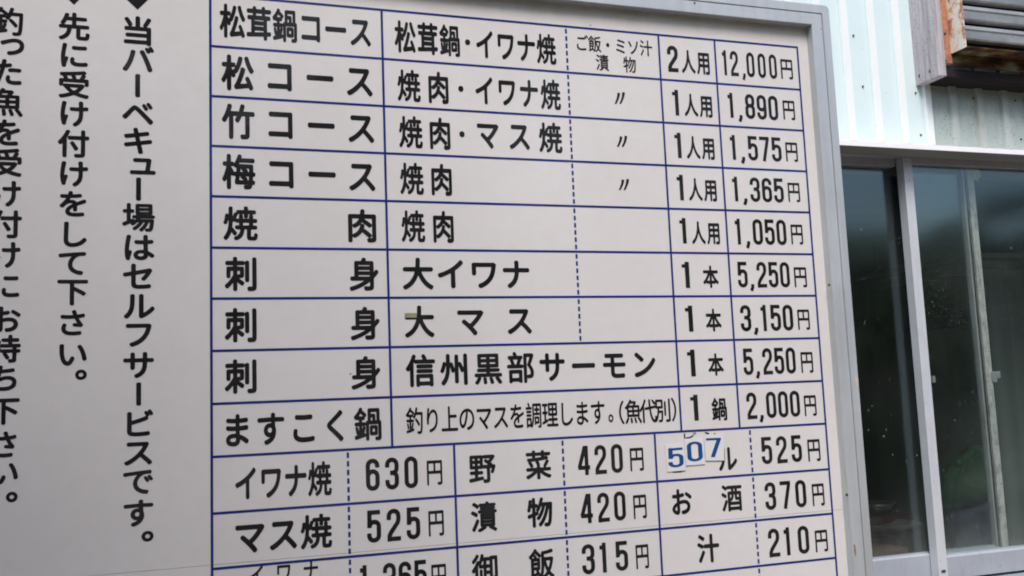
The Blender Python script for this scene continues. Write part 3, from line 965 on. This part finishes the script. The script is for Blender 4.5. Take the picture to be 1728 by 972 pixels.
# the three vertical lines of text on the left
def vtext(chars, ys, xc, kw, kh, label):
    for c, y, x in zip(chars, ys, xc):
        ew, eh = emscale(x, y, kw, kh)
        X_, Z_ = P(x, y)
        lp = glyph(c, 'bold')
        a = ink(lp)
        if c == 'ー':
            lps = put(lp, X_ - (a[2] + a[3]) / 2 * ew, Z_ + (a[0] + a[1]) / 2 * eh * .92, ew, eh * .92, rot=1)
        elif c in '。ュっ':
            lps = put(lp, X_ - (a[0] + a[1]) / 2 * ew, Z_ - (a[2] + a[3]) / 2 * eh, ew, eh)
        else:
            lps = put(lp, X_ - 0.5 * ew, Z_ - (a[2] + a[3]) / 2 * eh, ew, eh)
        loops_to_object('character', lps, M['black'], board, YP)
s1 = '当バーベキュー場はセルフサービスです。'
vtext(s1, [52, 99, 144.4, 191, 237.6, 280.7, 319, 366.8, 417.6, 466, 516.6, 565.5, 616, 664.8, 713.7, 765.2, 813.8, 865.7, 904.7],
      [232.5, 232.8, 232.3, 232.8, 233, 241, 233.8, 234, 234, 234, 234.3, 234, 234.3, 234, 233.6, 233.2, 233, 233, 249], 57, 50, s1)
s2 = '先に受け付けをして下さい。'
vtext(s2, [44.7, 93.6, 142.5, 192, 242.5, 293.3, 343.8, 395.5, 444.4, 493.7, 544.5, 598.7, 632.3],
      [125.2, 125, 124.8, 124.6, 124.3, 124, 123.8, 123.5, 122.8, 122.5, 122.2, 122, 136.7], 55, 48, s2)
s3 = '釣った魚を受け付けにお持ち下さい。'
vtext(s3, [36, 79, 121.5, 172.6, 223.5, 274, 326.7, 378.3, 430, 482.6, 538.7, 588.4, 638, 694.6, 750, 799, 838.6],
      [14, 21, 13, 12.5, 12, 11.5, 11, 10.5, 10, 9.5, 9, 8.3, 7.6, 7, 6.5, 6, 19.9], 55, 49, s3)
for (cx, cy, hw, hh) in ((232, -2.5, 20, 19), (124.8, -11, 20, 19), (12, -20, 20, 19)):
    loops_to_object('diamond_bullet', [poly_px([(cx - hw, cy), (cx, cy - hh), (cx + hw, cy), (cx, cy + hh)])], M['black'], board, YP)

# ------------------------------------------------------------------ three number stickers stuck on the board
def sticker(corners, ch, box_px, label, lift):
    c = [P(*p) for p in corners]
    t = thing('number_sticker', label, 'sticker', (float(np.mean([q[0] for q in c])), -lift, float(np.mean([q[1] for q in c]))), 'blue number stickers')
    bm = bmesh.new()
    f = [bm.verts.new((x, -lift, z)) for x, z in c]
    b = [bm.verts.new((x, -lift + 0.0007, z)) for x, z in c]
    bm.faces.new(f); bm.faces.new(b[::-1])
    for i in range(4):
        bm.faces.new((f[i], b[i], b[(i + 1) % 4], f[(i + 1) % 4]))
    bmesh.ops.recalc_face_normals(bm, faces=bm.faces)
    mesh_obj('sticker_sheet', bm, M['sticker'], t)
    x0, y0, x1, y1 = box_px
    xa, _ = P(x0, (y0 + y1) / 2); xb, _ = P(x1, (y0 + y1) / 2)
    _, za = P((x0 + x1) / 2, y0); _, zb = P((x0 + x1) / 2, y1)
    lp = digit(ch, 0.118)
    i_ = ink(lp)
    tilt = (c[1][1] - c[0][1]) / (c[1][0] - c[0][0])
    xm = (xa + xb) / 2
    lps = [np.stack([xa + (l[:, 0] - i_[0]) / (i_[1] - i_[0]) * (xb - xa), zb + (l[:, 1] - i_[2]) / (i_[3] - i_[2]) * (za - zb)], 1) for l in lp]
    lps = [np.stack([q[:, 0] - tilt * (q[:, 1] - (za + zb) / 2) * .7, q[:, 1] + tilt * (q[:, 0] - xm)], 1) for q in lps]
    loops_to_object('numeral', lps, M['stickerblue'], t, -lift - 0.0002)
sticker([(1121.1, 750.6), (1153.5, 748), (1157, 793.7), (1126, 796.3)], '5', (1126.5, 755.5, 1152.5, 788.5), 'small white square sticker with a blue 5, lowest and leftmost of the three', 0.0012)
sticker([(1153.3, 740.6), (1186.5, 738), (1189, 783), (1157, 785.7)], '0', (1158.5, 745, 1184.5, 778.5), 'small white square sticker with a blue 0, between the 5 and the 7', 0.0014)
sticker([(1187, 733.8), (1220.3, 732.5), (1221.3, 777), (1190, 777.2)], '7', (1191, 739, 1216.2, 771.4), 'small white square sticker with a blue 7, highest and rightmost of the three', 0.0016)

bpy.data.objects.remove(to)
bpy.data.curves.remove(tc)

# ------------------------------------------------------------------ the building behind the board
bld = thing('metal_clad_building', 'pale blue corrugated metal building with sliding windows and a rusty louvre, behind the menu board', 'building', (2.0, 1.0, 0))
D = 1.0
def part(name, bm, mat, label=None, parent=None, smooth=False):
    return mesh_obj(name, bm, M[mat], parent or bld, label, smooth)
ribs = [1.752, 1.8456, 1.935, 2.0242, 2.1175, 2.2155, 2.312]
while ribs[0] > -1.4: ribs.insert(0, ribs[0] - 0.0925)
while ribs[-1] < 4.4: ribs.append(ribs[-1] + 0.0935)
def siding(xa, xb, z0, z1, yo=0.0):
    """trapezoid-ribbed sheet; ribs stand 9 mm proud"""
    pts = [(xa, D + yo)]
    for r in ribs:
        if xa + .02 < r + .0155 and r - .0155 < xb - .001 and r - .0155 > xa:
            pts += [(r - .0155, D + yo), (r - .011, D - .009 + yo), (r + .010, D - .009 + yo), (r + .0150, D + yo + 0.0005)]
    pts = [p for p in pts if p[0] <= xb]
    pts.append((xb, D + yo))
    back = [(p[0], p[1] + 0.0009) for p in pts[::-1]]
    return extrude_profile(pts + back, 'z', z0, z1)
ZS = Z(-0.1665)
splits = [-1.4]
i = 6
cuts = [ribs[k] for k in range(5, len(ribs), 6)]
jr = ribs.index(2.0242)
cuts = sorted(set([ribs[k] for k in range(jr % 6, len(ribs), 6) if k > 0] + [2.0242]))
edges = [-1.4] + cuts + [4.4]
for n, (a, b) in enumerate(zip(edges, edges[1:])):
    # each sheet laps over the rib of the one before
    yo = -0.0012 if n % 2 else 0.0
    part('siding_sheet', siding(a - (0.017 if n else 0), b + .0145, ZS, 3.6, yo), 'siding', 'stained sheet below the louvre' if abs(a - 2.0242) < .01 else None)
    part('siding_sheet', siding(a - (0.017 if n else 0), b + .0145, 0.12, Z(1.16), yo), 'siding')
# dark plugs set in for the shadow inside the ribs' open lower ends
for r in ribs:
    if 0.9 < r < 3.4:
        part('rib_end_shadow', extrude_profile([(r - .009, D - .0004), (r + .002, D - .0098), (r + .011, D - .0094), (r + .0150, D - .0004)], 'z', ZS - .0042, ZS - .0003), 'rubber_and_shadow')
# flashing over the windows
zb_ = Z(-0.1355)
part('drip_flashing', extrude_profile([(D + .004, ZS + .03), (D + .004, ZS - .002), (D - .058, Z(-0.1505)), (D - .060, Z(-0.1495)), (D - .060, zb_), (D - .0588, zb_), (D - .0585, zb_ + .001), (D + .02, zb_ + .0012), (D + .02, zb_ + .03)], 'x', -1.4, 4.4), 'flash')
part('flashing_shade_strip', bx(-1.4, 4.4, D - .0580, D + .019, zb_ - .0016, zb_ + .0008), 'soffit_shade')  # separate strip whose grey carries the shade under the flashing
# roof edge and concrete footing, so that the building closes
part('roof', bx(-1.6, 4.6, 0.97, 4.3, 3.6, 3.68, bev=.01), 'roof')
part('footing', bx(-1.4, 4.4, 1.0, 1.12, 0.0, 0.12, bev=.005), 'ground')
part('wall', bx(-1.45, -1.4, 1.0, 4.2, 0, 3.6), 'siding')
part('wall', bx(4.4, 4.45, 1.0, 4.2, 0, 3.6), 'siding')
part('wall', bx(-1.4, 4.4, 4.15, 4.2, 0, 3.6), 'roomwall')
part('ceiling', bx(-1.4, 4.4, 1.12, 4.15, 2.45, 2.5), 'roomwall')
part('room_floor', bx(-1.4, 4.4, 1.12, 4.15, 0.12, 0.16), 'floor')
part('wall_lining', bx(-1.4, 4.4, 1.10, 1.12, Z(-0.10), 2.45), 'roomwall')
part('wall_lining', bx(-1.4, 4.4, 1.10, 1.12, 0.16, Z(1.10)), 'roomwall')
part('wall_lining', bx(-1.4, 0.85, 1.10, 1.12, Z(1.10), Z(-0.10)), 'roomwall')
part('siding_sheet', siding(-1.4, 0.85, Z(1.16), Z(-0.14)), 'siding')
part('wall_lining', bx(3.25, 4.4, 1.10, 1.12, Z(1.10), Z(-0.10)), 'roomwall')
part('siding_sheet', siding(3.22, 4.4, Z(1.16), Z(-0.14)), 'siding')
for px, py, Y in ((1456, 146, .999), (1545, 157, .999), (1554, 228, .999), (1642, 166, .998), (1713, 170, .998), (1652, 233, .998), (1723, 235, .998), (1464, -30, .999), (1440, 60, .999)):
    x, z = P(px, py, Y)
    bm = bmesh.new()
    bmesh.ops.create_cone(bm, cap_ends=True, segments=10, radius1=.0034, radius2=.0022, depth=.003, matrix=Matrix.Translation((x, Y - .0015, z)) @ Matrix.Rotation(math.pi / 2, 4, 'X'))
    part('screw', bm, 'screw')

# window: outer frame, outer (right) sash, inner (left) sash behind it
win = part('window_frame', bx(0.85, 3.22, 1.000, 1.095, Z(-0.1345), Z(-0.1400), bev=.0), 'sash')
def wp(name, bm, mat, label=None): return mesh_obj(name, bm, M[mat], win, label)
ZH, ZHB = Z(-0.1347), Z(-0.1155)
wp('head_rail', bx(0.86, 1.934, 1.048, 1.082, Z(-0.112), ZH, bev=.0015), 'sash')
wp('head_rail', bx(1.966, 3.20, 1.020, 1.048, ZHB, ZH, bev=.0015), 'sash')
wp('jamb', bx(0.85, 0.885, 1.002, 1.09, Z(1.10), ZH), 'sash'); wp('jamb', bx(3.185, 3.22, 1.002, 1.09, Z(1.10), ZH), 'sash')
XS0, XS1 = 1.9385, 1.9690
def stile(x0, x1, y0, y1, z0, z1, b=.0012): return bx(x0, x1, y0, y1, z0, z1, bev=b)
wp('sash_stile', stile(XS0, XS1, 1.0195, 1.050, Z(1.0690), ZH - .001), 'stile', 'bright meeting stile of the outer sash')
wp('sash_rail', extrude_profile([(1.0205, Z(1.0675)), (1.0205, Z(1.0095)), (1.024, Z(1.0055)), (1.0315, Z(1.0045)), (1.0315, Z(1.001)), (1.044, Z(1.001)), (1.044, Z(1.0675))], 'x', XS1, 3.185), 'sash')
wp('sash_rail', extrude_profile([(1.0525, Z(1.075)), (1.0525, Z(1.0045)), (1.055, Z(1.0015)), (1.062, Z(1.0005)), (1.062, Z(.997)), (1.075, Z(.997)), (1.075, Z(1.075))], 'x', 0.885, 2.19), 'sash')
wp('sash_stile', stile(2.2005, 2.2245, 1.0525, 1.072, Z(1.075), ZH - .002), 'mould', 'mould-spotted inner stile behind the glass')
wp('sash_stile', stile(2.1815, 2.1875, 1.0530, 1.072, Z(1.075), ZH - .002, .0005), 'sashgrey')
wp('gasket', stile(2.1878, 2.2002, 1.0600, 1.072, Z(1.075), ZH - .002, .0), 'rubber_and_shadow')
wp('sash_stile', stile(2.2248, 2.2300, 1.0620, 1.078, Z(1.075), ZH - .002, .0005), 'sashgrey')
wp('pane', bx(XS1 - .002, 3.186, 1.0330, 1.0362, Z(1.003), ZHB + .002), 'glass', 'outer pane, dusty')
wp('pane', bx(0.885, 2.183, 1.0640, 1.0672, Z(.999), Z(-0.114)), 'glass', 'inner pane behind the first')
# latch on the inner stile and a stop on the outer one
lx, lz = P(1678, 634, 1.06)
bm = bx(lx - .012, lx + .016, 1.052, 1.064, lz - .009, lz + .010, bev=.003)
box(bm, lx - .020, lx - .002, 1.047, 1.056, lz - .020, lz + .012, bev=.003)
box(bm, lx + .006, lx + .020, 1.056, 1.060, lz + .006, lz + .013, bev=.0015)
wp('latch', bm, 'sashgrey', 'grey crescent latch')
sx0, sz0 = P(1575, 640, 1.045)
wp('latch', bx(sx0 - .006, sx0 + .004, 1.040, 1.052, sz0 - .010, sz0 + .010, bev=.002), 'sashgrey', 'small strike plate')
# tape remains at the top of the inner stile
tx, tz = P(1648, 293, 1.05)
bm = bmesh.new()
random.seed(3)
pts = [(tx + (0.014 + .006 * random.random()) * math.cos(a), 1.0515 + .0006 * math.sin(3 * a), tz + (0.018 + .010 * random.random()) * math.sin(a)) for a in np.linspace(0, 2 * math.pi, 15)[:-1]]
f = bm.faces.new([bm.verts.new(p) for p in pts])
r = bmesh.ops.extrude_face_region(bm, geom=[f])
bmesh.ops.translate(bm, verts=[v for v in r['geom'] if isinstance(v, bmesh.types.BMVert)], vec=(0, -.0008, 0))
bmesh.ops.recalc_face_normals(bm, faces=bm.faces)
wp('tape_remnant', bm, 'tape')
# sill
wp('sill', extrude_profile([(1.10, Z(1.100)), (1.10, Z(1.0760)), (1.050, Z(1.0765)), (1.049, Z(1.081)), (1.018, Z(1.083)), (1.017, Z(1.0735)), (1.0155, Z(1.0735)), (1.0150, Z(1.089)), (0.962, Z(1.092)), (0.960, Z(1.094)), (0.960, Z(1.118)), (0.962, Z(1.119)), (1.0, Z(1.118)), (1.0, Z(1.100))], 'x', 0.85, 3.22), 'sash')
for x in (XS0 + .012, 2.6):
    wp('roller_housing', bx(x - .004, x + .010, 1.0175, 1.020, Z(1.048), Z(1.041), bev=.001), 'rubber_and_shadow')

# louvre in its timber box, above right
lv_box = (1.9915, 2.0180)
def lp_(n, bm, mat, label=None, parent=None): return mesh_obj(n, bm, M[mat], parent or louv, label)
XE = 2.95
louv = part('louvre', bx(2.075, XE - .05, 0.985, 0.992, Z(-0.425), Z(-0.83)), 'rubber_and_shadow', 'rusty framed louvre with grey metal slats')
ZW = Z(-0.3445)
lp_('timber_upright', bx(lv_box[0], lv_box[1], 0.9055, 1.0035, ZW, Z(-0.88), bev=.002), 'wood', 'weathered pale upright board')
lp_('timber_upright', bx(XE, XE + .027, 0.9055, 1.0035, ZW, Z(-0.88), bev=.002), 'wood')
lp_('timber_sill', bx(lv_box[1] + .0006, XE - .0006, 0.9200, 1.0030, ZW + .004, ZW + .030, bev=.0015), 'darkwood')
lp_('timber_head', bx(lv_box[1] + .0006, XE - .0006, 0.9100, 1.0030, Z(-0.855), Z(-0.88), bev=.0015), 'darkwood')
# angle-iron frame: flange on the timber, web standing forward
YF = 0.9165
fx0, fx1 = 2.0188, 2.0525
lp_('frame_flange', bx(fx0, fx1, YF, YF + .003, Z(-0.388), Z(-0.86), bev=.0008), 'rust', 'rusty orange flange')
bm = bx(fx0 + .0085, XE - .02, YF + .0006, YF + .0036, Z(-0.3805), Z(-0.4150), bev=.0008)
lp_('frame_flange', bm, 'shaded_rust', 'rusty lower flange with patches of paint, shade put into its dark colour')
lp_('frame_web', bx(fx1 - .003, fx1, 0.8590, YF - .0002, Z(-0.4160), Z(-0.86), bev=.0008), 'rustpaint', 'flaking white web of the side frame')
lp_('frame_web', bx(fx1 + .0004, XE - .02, 0.8590, YF - .0002, Z(-0.4160), Z(-0.4190), bev=.0008), 'shaded_rust', 'rust-stained lower web of the frame, shade put into its dark colour')
lp_('frame_flange', bx(XE - .03, XE - .0008, YF, YF + .003, Z(-0.385), Z(-0.86), bev=.0008), 'rust')
for (px, py) in ((1594.5, 57), (1596, 102.5)):
    x, z = P(px, py, YF)
    bm = bmesh.new()
    bmesh.ops.create_cone(bm, cap_ends=True, segments=14, radius1=.0042, radius2=.0036, depth=.002, matrix=Matrix.Translation((x, YF - .0006, z)) @ Matrix.Rotation(math.pi / 2, 4, 'X'))
    lp_('bolt_hole', bm, 'rubber_and_shadow' if py < 80 else 'screw')
for (px, py) in ((1551.5, 128), (1569, 120)):
    # nail heads in the end of the upright (its side face)
    d = RC.T @ np.array([(px - 864) / F, (py - 486) / F, 1.0]); p = CAM + d * ((lv_box[0] - CAM[0]) / d[0])
    bm = bmesh.new()
    bmesh.ops.create_cone(bm, cap_ends=True, segments=10, radius1=.0042, radius2=.003, depth=.0022, matrix=Matrix.Translation((lv_box[0] - .0006, p[2], H0 - p[1])) @ Matrix.Rotation(-math.pi / 2, 4, 'Y') @ Matrix.Diagonal((1.6, .8, 1, 1)))
    lp_('nail', bm, 'screw')
YSL = 0.885
g0 = P(1640, 76, YSL)[1]; g1 = P(1640, 43, YSL)[1]
pitch = g1 - g0
def slat_bm(z0):
    h = pitch
    # outward-rolled nose at the top, flat belly, tucked-in lower lip
    pr = [(YSL + .014, z0 + h * .97), (YSL - .001, z0 + h * .955), (YSL - .0085, z0 + h * .90), (YSL - .0125, z0 + h * .80), (YSL - .0135, z0 + h * .70),
          (YSL - .0100, z0 + h * .63), (YSL - .0075, z0 + h * .28), (YSL - .0055, z0 + h * .20), (YSL + .008, z0 + h * .17)]
    back = [(y + .0012, z - .0006) for y, z in pr[::-1]]
    return extrude_profile(pr + back, 'x', fx1 + .0045, XE - .032)
for k in range(11):
    mesh_obj('slat', slat_bm(g0 + k * pitch), M['slat'], louv, None, False)
mesh_obj('slat_guide', bx(fx1 + .0006, fx1 + .0040, 0.872, 0.912, Z(-0.4195), Z(-0.85)), M['rubber_and_shadow'], louv)

# ------------------------------------------------------------------ inside the room
XLk = 2.6384
ztop = Z(0.089)
lk = thing('locker', 'tall grey green metal locker standing inside behind the right window pane', 'locker', (XLk + .45, 1.95, 0.16))
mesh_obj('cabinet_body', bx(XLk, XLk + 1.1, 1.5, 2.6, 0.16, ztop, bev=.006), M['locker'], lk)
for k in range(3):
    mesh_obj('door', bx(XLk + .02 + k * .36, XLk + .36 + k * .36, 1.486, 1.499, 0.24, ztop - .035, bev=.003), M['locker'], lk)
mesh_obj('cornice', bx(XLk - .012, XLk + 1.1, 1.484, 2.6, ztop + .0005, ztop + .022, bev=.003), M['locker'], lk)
po = bx(XLk - .0045, XLk - .0015, 1.56, 2.06, Z(0.335), Z(0.142))
pt_ = thing('poster', 'dark green and navy banner fixed to the side of the locker behind the glass', 'banner', (XLk - .003, 1.8, Z(.24)))
mesh_obj('green_band', bx(XLk - .0045, XLk - .0015, 1.54, 2.06, Z(0.245), Z(0.140), bev=.0005), M['green'], pt_)
mesh_obj('navy_band', bx(XLk - .0045, XLk - .0015, 1.54, 2.06, Z(0.325), Z(0.2455), bev=.0005), M['navy'], pt_)
def side_pt(px, py, X):
    d = RC.T @ np.array([(px - 864) / F, (py - 486) / F, 1.0]); p = CAM + d * ((X - CAM[0]) / d[0])
    return float(p[2]), float(H0 - p[1])
# hanging jacket, green above navy
jk = thing('jacket', 'green and navy jacket hanging low behind the right window pane', 'jacket', (2.45, 1.45, Z(.85)))
def cloth(px_pts, Y, amp, seed):
    rnd = random.Random(seed)
    c = [P(*p, Y) for p in px_pts]
    bm = bmesh.new()
    vs = [bm.verts.new((x, Y, z)) for x, z in c]
    f = bm.faces.new(vs)
    bmesh.ops.triangulate(bm, faces=[f])
    bmesh.ops.subdivide_edges(bm, edges=bm.edges[:], cuts=5, use_grid_fill=True)
    for v in bm.verts:
        v.co.y += amp * math.sin(v.co.x * 70 + v.co.z * 9 + seed) + amp * .5 * math.sin(v.co.z * 40 + v.co.x * 25)
    r = bmesh.ops.extrude_face_region(bm, geom=bm.faces[:])
    bmesh.ops.translate(bm, verts=[v for v in r['geom'] if isinstance(v, bmesh.types.BMVert)], vec=(0, .06, 0))
    bmesh.ops.recalc_face_normals(bm, faces=bm.faces)
    return bm
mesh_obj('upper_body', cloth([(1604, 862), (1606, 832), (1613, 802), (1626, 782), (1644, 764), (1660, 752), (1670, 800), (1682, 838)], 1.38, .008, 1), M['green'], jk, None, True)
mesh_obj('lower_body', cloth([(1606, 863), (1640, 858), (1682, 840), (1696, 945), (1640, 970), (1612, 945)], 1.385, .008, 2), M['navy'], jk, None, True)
# table with bowls on a red tray
tb = thing('table', 'small wooden table inside behind the left window pane', 'table', (2.1, 2.0, 0.16))
ztb = P(1500, 905, 2.0)[1]
mesh_obj('table_top', bx(1.75, 2.45, 1.75, 2.35, ztb - .03, ztb, bev=.004), M['brown'], tb)
for x in (1.8, 2.4):
    for y in (1.8, 2.3):
        mesh_obj('leg', bx(x - .02, x + .02, y - .02, y + .02, 0.16, ztb - .03), M['brown'], tb)
def bowl(px, py, Y, rad, hgt, label):
    x, z = P(px, py, Y)
    t = thing('bowl', label, 'bowl', (x, Y, z - hgt), 'white bowls on the table inside')
    bm = bmesh.new()
    prof_ = [(rad * .35, 0), (rad * .4, .004), (rad * .75, hgt * .4), (rad, hgt), (rad * .96, hgt), (rad * .7, hgt * .42), (rad * .3, .01), (0.0005, .008)]
    rg = []
    for q, hz in prof_:
        rg.append([bm.verts.new((x + q * math.cos(a), Y + q * math.sin(a), z - hgt + hz)) for a in np.linspace(0, 2 * math.pi, 25)[:-1]])
    for a, b in zip(rg, rg[1:]):
        for i_ in range(24):
            bm.faces.new((a[i_], a[(i_ + 1) % 24], b[(i_ + 1) % 24], b[i_]))
    bm.faces.new(rg[0][::-1]); bm.faces.new(rg[-1])
    bmesh.ops.recalc_face_normals(bm, faces=bm.faces)
    mesh_obj('bowl_body', bm, M['china'], t, None, True)
    return t
tr_ = thing('tray', 'red tray behind the left window pane between two white bowls', 'tray', (2.1, 2.0, ztb + .06))
x_, z_ = P(1500, 872, 2.0)
mesh_obj('tray_body', bx(x_ - .16, x_ + .17, 1.93, 2.15, z_ - .010, z_ + .008, bev=.004), M['red'], tr_)
mesh_obj('tray_foot', bx(x_ - .12, x_ + .13, 1.97, 2.11, ztb, z_ - .010, bev=.004), M['red'], tr_)
bowl(1478, 848, 2.03, .075, .05, 'white bowl standing on the red tray inside the window')
bowl(1503, 882, 1.86, .11, .045, 'wider white bowl in front of the red tray inside the window')
# tall door panels far left inside
dr = thing('sliding_door', 'dim grey sliding door inside behind the left window pane', 'door', (1.9, 3.0, 0.16))
xd = P(1474, 600, 3.0)[0]
mesh_obj('door_leaf', bx(xd - .9, xd - .02, 3.0, 3.03, 0.16, P(1470, 455, 3.0)[1], bev=.004), M['locker'], dr)
mesh_obj('door_leaf', bx(xd + .0, xd + .9, 3.035, 3.065, 0.16, P(1470, 455, 3.0)[1], bev=.004), M['roomwall'], dr)

# ------------------------------------------------------------------ unseen shelter added to shade the board, trees beyond (seen only as reflections and shade)
sh = thing('added_shade_shelter', 'unseen timber shelter with a steel roof, added to shade the left of the board', 'shelter', (-1.6, -2.2, 0))
mesh_obj('roof', bx(-5.0, -0.35, -4.6, -1.08, 3.02, 3.10, bev=.01), M['roof'], sh)  # roof of the added, unseen shelter
for x in (-4.8, -0.7):
    for y in (-4.0,):
        mesh_obj('post', bx(x - .06, x + .06, y - .06, y + .06, 0, 3.02, bev=.006), M['post'], sh)  # posts of the added, unseen shelter
mesh_obj('post', bx(-4.86, -4.74, -1.6, -1.48, 0, 3.02, bev=.006), M['post'], sh)  # also part of the added, unseen shelter


def tree(x, y, h, spread, seed, label):
    rnd = random.Random(seed)
    t = thing('broadleaf_tree', label, 'tree', (x, y, 0), 'trees beyond the yard')
    bm = bmesh.new()
    prev = None
    for k in range(7):
        q = k / 6
        rad = .16 * (1 - .75 * q)
        rg = [bm.verts.new((x + .15 * math.sin(q * 3 + seed) + rad * math.cos(a), y + rad * math.sin(a), h * .8 * q)) for a in np.linspace(0, 2 * math.pi, 9)[:-1]]
        if prev:
            for i_ in range(8):
                bm.faces.new((prev[i_], prev[(i_ + 1) % 8], rg[(i_ + 1) % 8], rg[i_]))
        prev = rg
    mesh_obj('trunk', bm, M['bark'], t)
    vs, fs = [], []
    cl = [(rnd.gauss(0, spread * .45), rnd.gauss(0, spread * .45), h * (.25 + .62 * rnd.random()), spread * (.25 + .25 * rnd.random())) for _ in range(16)]
    for _ in range(2600):
        c = rnd.choice(cl)
        u, v_ = rnd.uniform(-1, 1), rnd.uniform(0, 2 * math.pi)
        s_ = math.sqrt(1 - u * u) * c[3] * (.7 + .3 * rnd.random())
        px_, py_, pz_ = x + c[0] + s_ * math.cos(v_), y + c[1] + s_ * math.sin(v_), c[2] + u * c[3] * .7
        e1 = Vector((rnd.gauss(0, 1), rnd.gauss(0, 1), rnd.gauss(0, 1))).normalized() * .17
        e2 = e1.cross(Vector((rnd.gauss(0, 1), rnd.gauss(0, 1), rnd.gauss(0, 1)))).normalized() * .09
        o_ = len(vs)
        c_ = Vector((px_, py_, pz_))
        vs += [c_ - e1, c_ + e2, c_ + e1, c_ - e2]
        fs.append((o_, o_ + 1, o_ + 2, o_ + 3))
    me = bpy.data.meshes.new('crown')
    me.from_pydata([v - Vector((x, y, 0)) for v in vs], [], fs)
    me.materials.append(M['leaf'])
    link(bpy.data.objects.new('crown', me), t)
for k, (x, y, h, s) in enumerate([(5.5, -4.5, 2.7, 1.5), (8.5, -6.5, 3.3, 2.0), (11.5, -5.5, 3.4, 2.0), (7.5, -9.5, 4.0, 2.3), (13, -10, 4.4, 2.6), (4, -11, 4.2, 2.4), (0, -13, 4.6, 2.5), (-5, -8.5, 6.2, 2.4), (-1.5, -8, 6.6, 2.5), (2.2, -9, 6.4, 2.4), (-8.5, -8, 6.5, 2.6)]):  # the last four are added, unseen, to darken what the lettering reflects
    tree(x, y, h, s, k + 1, ['low tree nearest the yard', 'tree behind the low one', 'tree at the right end of the row', 'taller tree in the back row', 'tallest tree at the back right', 'back tree left of the tall ones', 'tree straight behind the shelter', 'unseen tall tree added at the left of the shelter to darken reflections', 'unseen tall tree added in the middle behind the shelter to darken reflections', 'unseen tall tree added right of the shelter to darken reflections', 'unseen tall tree added far left of the shelter to darken reflections'][k])
print('objects', len(bpy.data.objects))
